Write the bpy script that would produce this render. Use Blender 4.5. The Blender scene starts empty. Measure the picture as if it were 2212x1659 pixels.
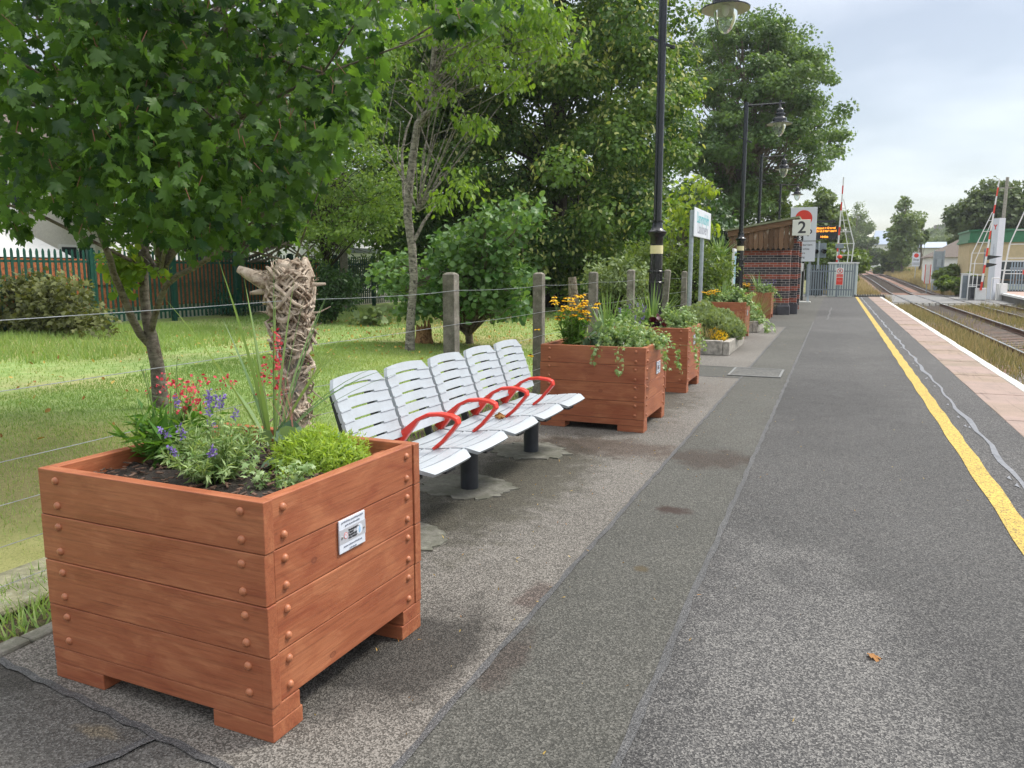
import bpy, math, random
import numpy as np
from mathutils import Vector, Matrix
R = math.radians
random.seed(7)
rng = np.random.default_rng(7)
S = bpy.context.scene
COL = S.collection

# ------------------------------------------------------------------ camera
EYE = 1.5
cam_d = bpy.data.cameras.new("camera")
cam = bpy.data.objects.new("camera", cam_d)
COL.objects.link(cam)
cam_d.sensor_width = 36
cam_d.lens = 36 * 1680 / 2212
cam_d.clip_start = 0.05
cam_d.clip_end = 3000
cam.location = (0, 0, EYE)
cam.rotation_euler = (R(90 - 8.414), 0, R(22.458))
S.camera = cam

# ------------------------------------------------------------------ world: bright overcast
SUN_EL, SUN_AZ = 52, 48        # degrees; azimuth clockwise from the platform direction (+Y)
w = bpy.data.worlds.new("World")
S.world = w
w.use_nodes = True
nt = w.node_tree
nt.nodes.clear()
def N(t, **k):
    n = nt.nodes.new(t)
    for a, v in k.items():
        setattr(n, a, v)
    return n
out = N('ShaderNodeOutputWorld')
sky = N('ShaderNodeTexSky', sky_type='NISHITA', sun_disc=False)
sky.sun_elevation = R(SUN_EL)
sky.sun_rotation = R(SUN_AZ)
b1 = N('ShaderNodeBackground'); b1.inputs[1].default_value = 0.05
nt.links.new(sky.outputs[0], b1.inputs[0])
tc = N('ShaderNodeTexCoord')
sep = N('ShaderNodeSeparateXYZ'); nt.links.new(tc.outputs['Generated'], sep.inputs[0])
zz = N('ShaderNodeMath', operation='MAXIMUM'); nt.links.new(sep.outputs[2], zz.inputs[0]); zz.inputs[1].default_value = 0.0
za = N('ShaderNodeMath', operation='ADD'); nt.links.new(zz.outputs[0], za.inputs[0]); za.inputs[1].default_value = 0.16
dv = N('ShaderNodeVectorMath', operation='DIVIDE'); nt.links.new(tc.outputs['Generated'], dv.inputs[0])
cz = N('ShaderNodeCombineXYZ')
for i in range(3): nt.links.new(za.outputs[0], cz.inputs[i])
nt.links.new(cz.outputs[0], dv.inputs[1])
no = N('ShaderNodeTexNoise'); no.inputs['Scale'].default_value = 0.9; no.inputs['Detail'].default_value = 5; no.inputs['Roughness'].default_value = 0.5
nt.links.new(dv.outputs[0], no.inputs['Vector'])
cr = N('ShaderNodeValToRGB')
cr.color_ramp.elements[0].position = 0.40; cr.color_ramp.elements[0].color = (0.50, 0.49, 0.475, 1)
cr.color_ramp.elements[1].position = 0.60; cr.color_ramp.elements[1].color = (0.96, 0.935, 0.90, 1)
nt.links.new(no.outputs[0], cr.inputs[0])
mr = N('ShaderNodeMapRange'); nt.links.new(sep.outputs[2], mr.inputs[0])
mr.inputs[1].default_value = 0.3; mr.inputs[2].default_value = 0.95; mr.inputs[3].default_value = 0.33; mr.inputs[4].default_value = 2.1
b2 = N('ShaderNodeBackground')
nt.links.new(cr.outputs[0], b2.inputs[0]); nt.links.new(mr.outputs[0], b2.inputs[1])
ad = N('ShaderNodeAddShader')
nt.links.new(b1.outputs[0], ad.inputs[0]); nt.links.new(b2.outputs[0], ad.inputs[1]); nt.links.new(ad.outputs[0], out.inputs[0])

sun_d = bpy.data.lights.new("sun", 'SUN'); sun_d.energy = 2.2; sun_d.angle = R(14); sun_d.color = (1, 0.95, 0.86)
sun = bpy.data.objects.new("sun", sun_d); COL.objects.link(sun)
sv = Vector((math.sin(R(SUN_AZ)) * math.cos(R(SUN_EL)), math.cos(R(SUN_AZ)) * math.cos(R(SUN_EL)), math.sin(R(SUN_EL))))
sun.rotation_euler = sv.to_track_quat('Z', 'Y').to_euler()
sun.location = (10, -5, 20)
S.view_settings.view_transform = 'Standard'
S.view_settings.look = 'None'
S.view_settings.exposure = 0.8
S.view_settings.gamma = 1

# ------------------------------------------------------------------ measuring the place: photo pixel (2212 wide) -> point at a known depth
_M = np.array(cam.rotation_euler.to_matrix())
def ray(px, py): return _M @ np.array([px - 1106., 829.5 - py, -1680.])
def W(px, py, Y):
    v = ray(px, py); t = Y / v[1]
    return np.array([v[0] * t, Y, EYE + v[2] * t])
def WX(px, py, X):
    v = ray(px, py); t = X / v[0]
    return np.array([X, v[1] * t, EYE + v[2] * t])
def G(px, py, z=0.):
    v = ray(px, py); t = (z - EYE) / v[2]
    return np.array([v[0] * t, v[1] * t, z])
def PJ(P):
    c = (np.asarray(P) - np.array([0, 0, EYE])) @ _M
    return 1106 - 1680 * c[:, 0] / c[:, 2], 829.5 + 1680 * c[:, 1] / c[:, 2], -c[:, 2]

# ------------------------------------------------------------------ helpers
def tag(o, label=None, cat=None, group=None, kind=None):
    if label: o['label'] = label
    if cat: o['category'] = cat
    if group: o['group'] = group
    if kind: o['kind'] = kind
    return o
def thing(name, label, cat, loc=(0, 0, 0), rz=0., group=None):
    o = bpy.data.objects.new(name, None); COL.objects.link(o)
    o.empty_display_size = 0.1
    o.location = loc; o.rotation_euler = (0, 0, rz)
    return tag(o, label, cat, group)
def dup(o, parent=None):
    c = o.copy(); COL.objects.link(c)
    if parent: c.parent = parent
    for ch in list(o.children): dup(ch, c)
    return c
def put(o, loc, label, rz=None):
    o.location = loc
    if rz is not None: o.rotation_euler = (0, 0, rz)
    o['label'] = label
    return o

class MB:
    def __init__(s): s.v = []; s.f = []; s.m = []
    def add(s, vs, fs, m=0):
        b = len(s.v); s.v += [tuple(map(float, p)) for p in vs]
        for f in fs: s.f.append(tuple(b + i for i in f)); s.m.append(m)
        return s
    def bx(s, x0, x1, y0, y1, z0, z1, m=0):
        return s.add([(x0,y0,z0),(x1,y0,z0),(x1,y1,z0),(x0,y1,z0),(x0,y0,z1),(x1,y0,z1),(x1,y1,z1),(x0,y1,z1)],
                     [(0,3,2,1),(4,5,6,7),(0,1,5,4),(1,2,6,5),(2,3,7,6),(3,0,4,7)], m)
    def bar(s, a, b, wx, wy, m=0, up=(0, 0, 1)):
        a = Vector(a); b = Vector(b); d = (b - a).normalized(); up = Vector(up)
        if abs(d.dot(up)) > .98: up = Vector((0, 1, 0))
        r = d.cross(up).normalized() * wx / 2; u = r.cross(d).normalized() * wy / 2
        return s.add([a-r-u, a+r-u, a+r+u, a-r+u, b-r-u, b+r-u, b+r+u, b-r+u],
                     [(0,1,2,3),(7,6,5,4),(4,5,1,0),(5,6,2,1),(6,7,3,2),(7,4,0,3)], m)
    def tube(s, pts, rad, n=8, m=0):
        P = [Vector(p) for p in pts]
        if not hasattr(rad, '__len__'): rad = [rad] * len(P)
        vs = []; u = None
        for i, p in enumerate(P):
            d = (P[min(i+1, len(P)-1)] - P[max(i-1, 0)]).normalized()
            if u is None:
                u = d.orthogonal().normalized()
            else:
                u = (u - d * u.dot(d))
                u = u.normalized() if u.length > 1e-6 else d.orthogonal().normalized()
            v = d.cross(u)
            for k in range(n):
                a = 2 * math.pi * k / n
                vs.append(p + (u * math.cos(a) + v * math.sin(a)) * rad[i])
        fs = []
        for i in range(len(P) - 1):
            for k in range(n):
                fs.append((i*n+k, i*n+(k+1) % n, (i+1)*n+(k+1) % n, (i+1)*n+k))
        fs.append(tuple(range(n-1, -1, -1))); fs.append(tuple((len(P)-1)*n+k for k in range(n)))
        return s.add(vs, fs, m)
    def lathe(s, prof, c=(0, 0, 0), n=16, m=0):
        vs = []; fs = []
        for (r, z) in prof:
            for k in range(n):
                a = 2 * math.pi * k / n
                vs.append((c[0] + r*math.cos(a), c[1] + r*math.sin(a), c[2] + z))
        for i in range(len(prof)-1):
            for k in range(n):
                fs.append((i*n+k, i*n+(k+1) % n, (i+1)*n+(k+1) % n, (i+1)*n+k))
        return s.add(vs, fs, m)
    def prism(s, poly, lo, hi, axis='z', m=0):
        n = len(poly)
        def P(p, h):
            return (p[0], p[1], h) if axis == 'z' else ((p[0], h, p[1]) if axis == 'y' else (h, p[0], p[1]))
        vs = [P(p, lo) for p in poly] + [P(p, hi) for p in poly]
        fs = [tuple(range(n-1, -1, -1)), tuple(range(n, 2*n))] + [(i, (i+1) % n, n+(i+1) % n, n+i) for i in range(n)]
        return s.add(vs, fs, m)
    def strip(s, pts, wid, z, m=0):
        vs = []; fs = []
        for i, p in enumerate(pts):
            a = Vector(pts[max(i-1, 0)]); b = Vector(pts[min(i+1, len(pts)-1)])
            d = (b - a).normalized(); nx, ny = -d.y, d.x
            wd = wid[i] if hasattr(wid, '__len__') else wid
            vs += [(p[0]-nx*wd/2, p[1]-ny*wd/2, z), (p[0]+nx*wd/2, p[1]+ny*wd/2, z)]
        for i in range(len(pts)-1): fs.append((2*i, 2*i+2, 2*i+3, 2*i+1))
        return s.add(vs, fs, m)
    def build(s, name, mats, parent=None, loc=None, smooth=False, bevel=0., rz=None, fix=True):
        me = bpy.data.meshes.new(name)
        me.from_pydata(s.v, [], s.f)
        if not isinstance(mats, (list, tuple)): mats = [mats]
        for m in mats: me.materials.append(m)
        if len(mats) > 1: me.polygons.foreach_set('material_index', s.m)
        if fix:
            import bmesh
            bm = bmesh.new(); bm.from_mesh(me)
            bmesh.ops.recalc_face_normals(bm, faces=bm.faces); bm.to_mesh(me); bm.free()
        o = bpy.data.objects.new(name, me); COL.objects.link(o)
        if smooth:
            me.polygons.foreach_set('use_smooth', [True] * len(me.polygons))
            me.update()
            try: me.set_sharp_from_angle(angle=R(50))
            except Exception: pass
        if parent: o.parent = parent
        if loc is not None: o.location = loc
        if rz is not None: o.rotation_euler = (0, 0, rz)
        if bevel:
            b = o.modifiers.new('bevel', 'BEVEL'); b.width = bevel; b.segments = 2; b.limit_method = 'ANGLE'
        return o

FONT = None
def text(name, body, size, m, parent, loc, rot, align='CENTER', sx=1., sy=1., bold=0.):
    cu = bpy.data.curves.new(name, 'FONT'); cu.body = body; cu.size = size
    cu.align_x = align; cu.align_y = 'CENTER'; cu.extrude = 0.0006; cu.offset = bold
    cu.materials.append(m)
    tmp = bpy.data.objects.new(name, cu); COL.objects.link(tmp)
    me = bpy.data.meshes.new_from_object(tmp); bpy.data.objects.remove(tmp); bpy.data.curves.remove(cu)
    if not me.materials: me.materials.append(m)
    o = bpy.data.objects.new(name, me); COL.objects.link(o)
    o.parent = parent; o.location = loc; o.rotation_euler = rot; o.scale = (sx, sy, 1)
    return o
FRONT = (R(90), 0, 0)           # faces -Y
RIGHT = (R(90), 0, R(90))       # faces +X

# ------------------------------------------------------------------ materials
class NT:
    def __init__(s, name):
        s.m = bpy.data.materials.new(name); s.m.use_nodes = True
        s.t = s.m.node_tree; s.t.nodes.clear()
        s.o = s.n('ShaderNodeOutputMaterial')
    def n(s, t, **k):
        x = s.t.nodes.new(t)
        for a, v in k.items():
            if a.startswith('i_'):
                key = a[2:]; key = int(key) if key.isdigit() else key
                x.inputs[key].default_value = v
            else: setattr(x, a, v)
        return x
    def l(s, a, b): s.t.links.new(a, b)
    def coord(s, scale=(1, 1, 1), kind='Object', rand=False):
        tcn = s.n('ShaderNodeTexCoord'); mp = s.n('ShaderNodeMapping'); s.l(tcn.outputs[kind], mp.inputs[0])
        mp.inputs['Scale'].default_value = scale
        if rand:
            oi = s.n('ShaderNodeObjectInfo'); mu = s.n('ShaderNodeMath', operation='MULTIPLY'); mu.inputs[1].default_value = 37.
            s.l(oi.outputs['Random'], mu.inputs[0])
            cb = s.n('ShaderNodeCombineXYZ')
            for i in range(3): s.l(mu.outputs[0], cb.inputs[i])
            s.l(cb.outputs[0], mp.inputs['Location'])
        return mp.outputs[0]
    def noise(s, vec, scale, detail=4., rough=.55, dist=0.):
        x = s.n('ShaderNodeTexNoise', i_Scale=scale, i_Detail=detail, i_Roughness=rough, i_Distortion=dist)
        s.l(vec, x.inputs['Vector']); return x.outputs['Fac']
    def vor(s, vec, scale, feature='F1', outp='Color', rnd=1.):
        x = s.n('ShaderNodeTexVoronoi', feature=feature, i_Scale=scale, i_Randomness=rnd); s.l(vec, x.inputs['Vector']); return x.outputs[outp]
    def ramp(s, fac, stops, interp='LINEAR'):
        x = s.n('ShaderNodeValToRGB'); x.color_ramp.interpolation = interp; e = x.color_ramp.elements
        while len(e) < len(stops): e.new(.5)
        for i, (p, c) in enumerate(stops):
            e[i].position = p
            e[i].color = (c, c, c, 1) if not hasattr(c, '__len__') else (c[0], c[1], c[2], 1)
        s.l(fac, x.inputs[0]); return x.outputs[0]
    def mix(s, fac, a, b, mode='MIX'):
        x = s.n('ShaderNodeMix', data_type='RGBA', blend_type=mode)
        for sock, val in ((x.inputs[0], fac), (x.inputs[6], a), (x.inputs[7], b)):
            if hasattr(val, 'is_linked'): s.l(val, sock)
            elif hasattr(val, '__len__'): sock.default_value = (val[0], val[1], val[2], 1)
            else: sock.default_value = val
        return x.outputs[2]
    def math(s, op, a, b=None):
        x = s.n('ShaderNodeMath', operation=op)
        for i, v in enumerate((a, b)):
            if v is None: continue
            if hasattr(v, 'is_linked'): s.l(v, x.inputs[i])
            else: x.inputs[i].default_value = v
        return x.outputs[0]
    def bump(s, h, strength=.3, dist=.01):
        x = s.n('ShaderNodeBump', i_Strength=strength, i_Distance=dist); s.l(h, x.inputs['Height']); return x.outputs[0]
    def pbsdf(s, col, rough=.6, metal=0., spec=.5, normal=None, link=True, **k):
        p = s.n('ShaderNodeBsdfPrincipled')
        if hasattr(col, 'is_linked'): s.l(col, p.inputs['Base Color'])
        else: p.inputs['Base Color'].default_value = (*col, 1)
        if hasattr(rough, 'is_linked'): s.l(rough, p.inputs['Roughness'])
        else: p.inputs['Roughness'].default_value = rough
        p.inputs['Metallic'].default_value = metal; p.inputs['Specular IOR Level'].default_value = spec
        for a, v in k.items(): p.inputs[a.replace('_', ' ')].default_value = v
        if normal is not None: s.l(normal, p.inputs['Normal'])
        if link: s.l(p.outputs[0], s.o.inputs[0])
        return p

def plain(name, col, rough=.5, var=.15, scale=6., metal=0., bump=0., spec=.5, bs=60.):
    t = NT(name); v = t.coord(rand=True)
    f = t.noise(v, scale, 5., .6)
    c = t.mix(t.ramp(f, [(.3, 0.), (.7, 1.)]), tuple(x*(1-var) for x in col), tuple(min(1, x*(1+var)) for x in col))
    nrm = t.bump(t.noise(v, bs, 3.), bump, .01) if bump else None
    rr = t.math('ADD', t.math('MULTIPLY', f, .2), rough - .1)
    t.pbsdf(c, rr, metal, spec, nrm)
    return t.m

def leafmat(name, a, b, trans=.35, rough=.45, spec=.35, tint=(1.25, 1.2, .5)):
    t = NT(name)
    at = t.n('ShaderNodeAttribute', attribute_name='rnd')
    c = t.mix(at.outputs['Fac'], a, b)
    p = t.pbsdf(c, rough, 0, spec, link=False)
    tr = t.n('ShaderNodeBsdfTranslucent')
    ct = t.mix(1., c, tint, 'MULTIPLY'); t.l(ct, tr.inputs[0])
    mx = t.n('ShaderNodeMixShader', i_0=trans); t.l(p.outputs[0], mx.inputs[1]); t.l(tr.outputs[0], mx.inputs[2])
    t.l(mx.outputs[0], t.o.inputs[0])
    return t.m

# asphalt: stones in a binder, worn patches; stains and a painted sheen with shapes of their own
def asphalt(name, dark, mid, light, pl=.8, scale=150., patch=.55, extra=None, rough=.8):
    t = NT(name); v = t.coord()
    cc = t.n('ShaderNodeSeparateColor'); t.l(t.vor(v, scale), cc.inputs[0])
    big = t.noise(v, patch, 4., .6)
    m2 = t.noise(v, 5., 5., .65)
    sel = t.math('ADD', cc.outputs[0], t.math('MULTIPLY', t.math('SUBTRACT', big, .5), .55))
    sel = t.math('ADD', sel, t.math('MULTIPLY', t.math('SUBTRACT', m2, .5), .35))
    c = t.ramp(sel, [(0., dark), (.45, mid), (pl, tuple((x+y)/2 for x, y in zip(mid, light))), (min(.99, pl+.18), light)])
    fine = t.noise(v, 420., 2.)
    c = t.mix(.6, c, t.ramp(fine, [(.3, .5), (.7, 1.35)]), 'MULTIPLY')
    if extra: c = extra(t, v, c)
    h = t.math('ADD', t.vor(v, scale, outp='Distance'), t.math('MULTIPLY', fine, .4))
    rr = t.ramp(m2, [(.3, rough - .12), (.7, rough + .08)])
    t.pbsdf(c, rr, 0, .35, t.bump(h, .55, .006))
    return t.m
def blotch(t, v, c, pos, size, col, amt=.8, rot=0., nz=6., mode='MIX'):
    """a patch of tone: soft-edged ellipse broken up by noise"""
    mp = t.n('ShaderNodeMapping', vector_type='TEXTURE'); t.l(v, mp.inputs[0])
    mp.inputs['Location'].default_value = (pos[0], pos[1], 0); mp.inputs['Scale'].default_value = (size[0], size[1], 1)
    mp.inputs['Rotation'].default_value = (0, 0, rot)
    sp = t.n('ShaderNodeSeparateXYZ'); t.l(mp.outputs[0], sp.inputs[0])
    r2 = t.math('ADD', t.math('POWER', t.math('ABSOLUTE', sp.outputs[0]), 2.), t.math('POWER', t.math('ABSOLUTE', sp.outputs[1]), 2.))
    f = t.math('ADD', t.math('SUBTRACT', 1., t.math('SQRT', r2)), t.math('MULTIPLY', t.math('SUBTRACT', t.noise(v, nz, 5., .65), .5), 1.6))
    f = t.math('MULTIPLY', t.ramp(f, [(.05, 0.), (.5, 1.)]), amt)
    return t.mix(f, c, col, mode)

# ------------------------------------------------------------------ foliage
def np_mesh(name, V, F, m, parent=None, rnd=None, smooth=False):
    V = np.asarray(V, np.float32); F = np.asarray(F, np.int32)
    me = bpy.data.meshes.new(name)
    nf, k = F.shape
    me.vertices.add(len(V)); me.vertices.foreach_set('co', V.ravel())
    me.loops.add(nf * k); me.loops.foreach_set('vertex_index', F.ravel())
    me.polygons.add(nf); me.polygons.foreach_set('loop_start', np.arange(0, nf*k, k, dtype=np.int32))
    me.polygons.foreach_set('loop_total', np.full(nf, k, np.int32))
    if smooth: me.polygons.foreach_set('use_smooth', np.ones(nf, bool))
    if rnd is not None:
        a = me.attributes.new('rnd', 'FLOAT', 'POINT'); a.data.foreach_set('value', np.asarray(rnd, np.float32))
    me.materials.append(m); me.update(calc_edges=True)
    o = bpy.data.objects.new(name, me); COL.objects.link(o)
    if parent: o.parent = parent
    return o
def nrm(a): return a / np.maximum(np.linalg.norm(a, axis=1, keepdims=True), 1e-9)

def outline(half, cz=(0, .3), zf=lambda x, y: -.55*x*x - .22*y*y + .05*math.sin(9*x)):
    pts = list(half) + [(-x, y) for x, y in reversed(half[1:-1])]
    vs = [(cz[0], cz[1], zf(0, cz[1]) + .03)] + [(x, y, zf(x, y)) for x, y in pts]
    n = len(pts)
    return np.array(vs, float), np.array([(0, 1+i, 1+(i+1) % n) for i in range(n)])
T_MAPLE = outline([(0, 0), (.22, -.08), (.36, .02), (.31, .13), (.64, .36), (.47, .41), (.48, .57), (.23, .47), (.31, .73), (.14, .71), (0, 1)])
T_SYC = outline([(0, 0), (.38, .02), (.30, .16), (.58, .48), (.26, .5), (0, 1)])
T_IVY = outline([(0, .05), (.42, -.1), (.28, .2), (.6, .42), (.22, .5), (0, 1)])
T_OVAL = (np.array([(0, 0, 0), (0, 1, -.12), (-.26, .3, .05), (-.24, .68, .0), (.26, .3, .05), (.24, .68, .0)], float), np.array([(0, 1, 3, 2), (0, 4, 5, 1)]))
T_ROUND = (np.array([(0, 0, 0), (0, 1, -.1), (-.42, .3, .07), (-.36, .75, .0), (.42, .3, .07), (.36, .75, .0)], float), np.array([(0, 1, 3, 2), (0, 4, 5, 1)]))
T_LANCE = (np.array([(0, 0, 0), (0, 1, -.2), (-.11, .35, .02), (.11, .35, .02)], float), np.array([(0, 3, 1, 2)]))
T_CLUST = (np.array([(0, 0, 0), (-.45, .35, .12), (0, .55, .02), (-.2, .95, -.1), (.45, .35, .12), (.2, .95, -.1)], float), np.array([(0, 2, 3, 1), (0, 4, 5, 2)]))

def leaves(name, P, size, tm, m, parent=None, out_=None, droop=.5, upn=.6, jit=.5, rnd=None, outw=.6):
    P = np.asarray(P, float); n = len(P)
    if out_ is None: out_ = nrm(rng.normal(size=(n, 3)))
    size = np.broadcast_to(np.asarray(size, float), (n,)) * rng.uniform(.65, 1.25, n)
    D = nrm(out_*outw + np.array([0, 0, -droop]) + rng.normal(size=(n, 3))*jit)
    Nn = out_*.6 + np.array([0, 0, upn]) + rng.normal(size=(n, 3))*jit
    Nn = nrm(Nn - D*np.sum(Nn*D, 1, keepdims=True))
    Sd = np.cross(D, Nn)
    tv, tf = tm; k = len(tv)
    V = P[:, None] + size[:, None, None]*(tv[None, :, 0:1]*Sd[:, None] + tv[None, :, 1:2]*D[:, None] + tv[None, :, 2:3]*Nn[:, None])
    F = (np.arange(n)*k)[:, None, None] + tf[None]
    if rnd is None: rnd = rng.uniform(0, 1, n)
    r = np.clip(rnd + rng.normal(size=n)*.18, 0, 1)
    return np_mesh(name, V.reshape(-1, 3), F.reshape(-1, tf.shape[1]), m, parent, np.repeat(r, k))

def in_clumps(C, Rr, n_each, shell=.5):
    """leaf points inside many ellipsoid clumps -> points, outward vectors, a value per clump"""
    C = np.asarray(C, float); Rr = np.broadcast_to(np.atleast_2d(np.asarray(Rr, float)), (len(C), 3))
    n_each = np.broadcast_to(np.asarray(n_each), (len(C),)).astype(int)
    idx = np.repeat(np.arange(len(C)), n_each)
    d = nrm(rng.normal(size=(len(idx), 3)))
    r = rng.uniform(0, 1, len(idx)) ** shell
    P = C[idx] + d * r[:, None] * Rr[idx]
    cv = rng.uniform(.15, .85, len(C))
    return P, d, cv[idx]
def shell_clumps(c, rad, n, inner=.55, zmin=None, keep=None, squash=0.):
    """clump centres spread through the outer part of an ellipsoid crown"""
    out = []
    c = np.array(c, float); rad = np.array(rad, float)
    while len(out) < n:
        d = nrm(rng.normal(size=(1, 3)))[0]
        p = c + d*rad*(inner + (1-inner)*rng.uniform()**.6)*(1 + .1*math.sin(5*d[0]+c[0])*math.cos(4*d[2]))
        if zmin is not None and p[2] < zmin: continue
        if keep is not None and not keep(p): continue
        out.append(p)
    return np.array(out)

def shell_boughs(c, rad, nb, per, sig, inner=.75, zmin=None, keep=None):
    """clumps gathered into layered boughs with dark gaps between them"""
    B = shell_clumps(c, rad, nb, inner, zmin, keep); out = []
    for b in B:
        o = b - np.array(c, float); o[2] *= .3; o = o/max(np.linalg.norm(o), 1e-6); s = np.array([-o[1], o[0], 0])
        for _ in range(int(per*rng.uniform(.6, 1.4))):
            q = rng.normal(size=3)*np.array(sig); p = b + o*q[0] + s*q[1] + np.array([0, 0, q[2] - .22*abs(q[1]) - .18*max(q[0], 0)])
            if (zmin is None or p[2] > zmin) and (keep is None or keep(p)): out.append(p)
    return np.array(out)

def limbs(mb, trunk_pts, trunk_r, targets, r0=.05, frac=(.35, .95), n=5):
    T = [np.array(p, float) for p in trunk_pts]
    for tg in targets:
        f = rng.uniform(*frac) * (len(T)-1); i = min(int(f), len(T)-2); a = T[i] + (T[i+1]-T[i])*(f-i)
        if a[2] > tg[2] + .3:
            a = T[0] + (T[-1]-T[0])*.35
        L = np.linalg.norm(tg-a)
        m1 = a + (tg-a)*.4 + rng.normal(size=3)*L*.06 + np.array([0, 0, .08*L]); m2 = a + (tg-a)*.75 + rng.normal(size=3)*L*.06
        mb.tube([a, m1, m2, tg], [r0, r0*.7, r0*.4, r0*.12], n)

def blades(name, m, parent, c, n, L, wd, lean=(0.1, .8), droop=.5, rad=.03, seg=6, az=None, Lv=.25, fold=.0):
    """long arching strap leaves from one crown"""
    V = []; F = []; rn = []
    for i in range(n):
        a = rng.uniform(0, 2*math.pi) if az is None else rng.uniform(*az)
        ln = rng.uniform(*lean); l = L*(1 + rng.uniform(-Lv, Lv*.5)); dr = droop*rng.uniform(.4, 1.3)*ln
        b = np.array(c) + np.array([math.cos(a), math.sin(a), 0])*rad*rng.uniform(0, 1)
        h = np.array([math.cos(a), math.sin(a), 0]); sd = np.array([-math.sin(a), math.cos(a), 0])
        base = len(V); th = math.atan(ln)
        p = b.copy(); rv = rng.uniform()
        for k in range(seg+1):
            t = k/seg
            wk = wd*(1 - t**2.2)*(.7 + .6*min(t*3, 1))*.8 + .0004
            V += [p - sd*wk/2, p + sd*wk/2]; rn += [rv, rv]
            th2 = th + dr*t*1.6
            p = p + (h*math.sin(th2) + np.array([0, 0, math.cos(th2)]))*l/seg
        for k in range(seg): F.append((base+2*k, base+2*k+1, base+2*k+3, base+2*k+2))
    return np_mesh(name, V, F, m, parent, rn, True)

def sprigs(c, n, L, lean=.5, rad=.05, curve=.2, nseg=5):
    """thin stems fanning from a crown: list of polylines"""
    out = []
    for i in range(n):
        a = rng.uniform(0, 2*math.pi); ln = rng.uniform(0, lean)
        h = np.array([math.cos(a), math.sin(a), 0]); l = L*rng.uniform(.65, 1.1)
        p = np.array(c, float) + h*rad*rng.uniform(); pts = [p]
        for k in range(nseg):
            th = ln + curve*k/nseg*rng.uniform(.3, 1.4)
            p = p + (h*math.sin(th) + np.array([0, 0, math.cos(th)]))*l/nseg
            pts.append(p)
        out.append(pts)
    return out
def along(lines, per, spread=.01, t0=.1, t1=1.):
    P = []; O = []
    for ln in lines:
        A = np.array(ln)
        for k in range(per):
            t = rng.uniform(t0, t1)*(len(A)-1); i = min(int(t), len(A)-2)
            q = A[i] + (A[i+1]-A[i])*(t-i)
            P.append(q + rng.normal(size=3)*spread)
            d = A[i+1]-A[i]; d = d/np.linalg.norm(d); s = rng.normal(size=3); s -= d*s.dot(d); O.append(s/np.linalg.norm(s)*.8 + d*.7)
    return np.array(P), nrm(np.array(O))
def stems(name, lines, r, m, parent, n=4):
    mb = MB()
    for l in lines: mb.tube(l, np.linspace(r, r*.5, len(l)), n)
    return mb.build(name, m, parent, fix=False)

# ------------------------------------------------------------------ shared materials
def wood_stain():
    t = NT('red_brown_stained_wood')
    v = t.coord((1, 1, 1), rand=True); vs = t.coord((1.2, 14, 14), rand=True)
    grain = t.noise(vs, 4.2, 8., .75, .8)
    c = t.ramp(grain, [(.25, (.25, .074, .033)), (.5, (.305, .098, .044)), (.75, (.345, .120, .057))])
    pat = t.noise(t.coord((1.3, 4, 4), rand=True), 2.6, 4., .62, .8)
    c = t.mix(t.math('MULTIPLY', t.ramp(pat, [(.51, 0.), (.60, 1.)]), t.math('MULTIPLY', t.ramp(grain, [(.3, .35), (.6, 1.)]), .55)), c, (.42, .165, .075))
    c = t.mix(t.math('MULTIPLY', t.ramp(pat, [(.32, 1.), (.45, 0.)]), .6), c, (.215, .052, .026))
    vk = t.coord((1, 1.6, 1.6), rand=True)
    kd = t.vor(vk, 3.4, outp='Distance', rnd=.95)
    ring = t.ramp(kd, [(.0, .55), (.045, .35), (.06, .75), (.075, .1), (.13, 0.)])
    c = t.mix(t.math('MULTIPLY', ring, .95), c, (.13, .035, .02))
    dr = t.noise(t.coord((60, 60, 1.2), rand=True), 1., 2., .4)
    c = t.mix(t.math('MULTIPLY', t.ramp(dr, [(.73, 0.), (.78, 1.)]), .25), c, (.2, .05, .022))
    fg = t.noise(t.coord((1.6, 75, 75), rand=True), 1.6, 5., .75, .25)
    c = t.mix(.75, c, t.ramp(fg, [(.30, .62), (.5, 1.), (.7, 1.18)]), 'MULTIPLY')
    ck = t.noise(t.coord((1.1, 48, 48), rand=True), 1., 2., .5, .1)
    c = t.mix(t.math('MULTIPLY', t.ramp(ck, [(.72, 0.), (.75, 1.)]), .6), c, (.09, .026, .014))
    h = t.math('ADD', grain, fg)
    t.pbsdf(c, t.ramp(pat, [(.3, .38), (.7, .6)]), 0, .45, t.bump(h, .25, .004))
    return t.m
M = {}
M['stain'] = wood_stain()
M['bolt'] = plain('stained_bolt_head', (.36, .13, .06), .4, .25, 60)
M['soil'] = plain('bark_mulch_soil', (.022, .016, .012), .85, .6, 70, bump=.8, bs=90)
M['chip'] = plain('bark_chip', (.085, .048, .032), .8, .6, 40)
M['plaque'] = plain('white_plaque', (.62, .66, .74), .25, .03, 3)
M['plaque_grey'] = plain('grey_plaque_band', (.42, .43, .47), .3, .03, 3)
M['ink'] = plain('dark_ink', (.03, .03, .035), .5, 0)
M['ink_grey'] = plain('grey_ink', (.28, .3, .36), .5, 0)
M['ink_red'] = plain('pale_red_ink', (.55, .14, .12), .5, 0)
M['ink_blue'] = plain('pale_blue_ink', (.3, .5, .72), .5, 0)
M['teal'] = plain('teal_ink', (.06, .42, .47), .5, 0)
M['steel'] = plain('stainless_screw', (.6, .6, .6), .25, .1, 6, 1.)
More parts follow.
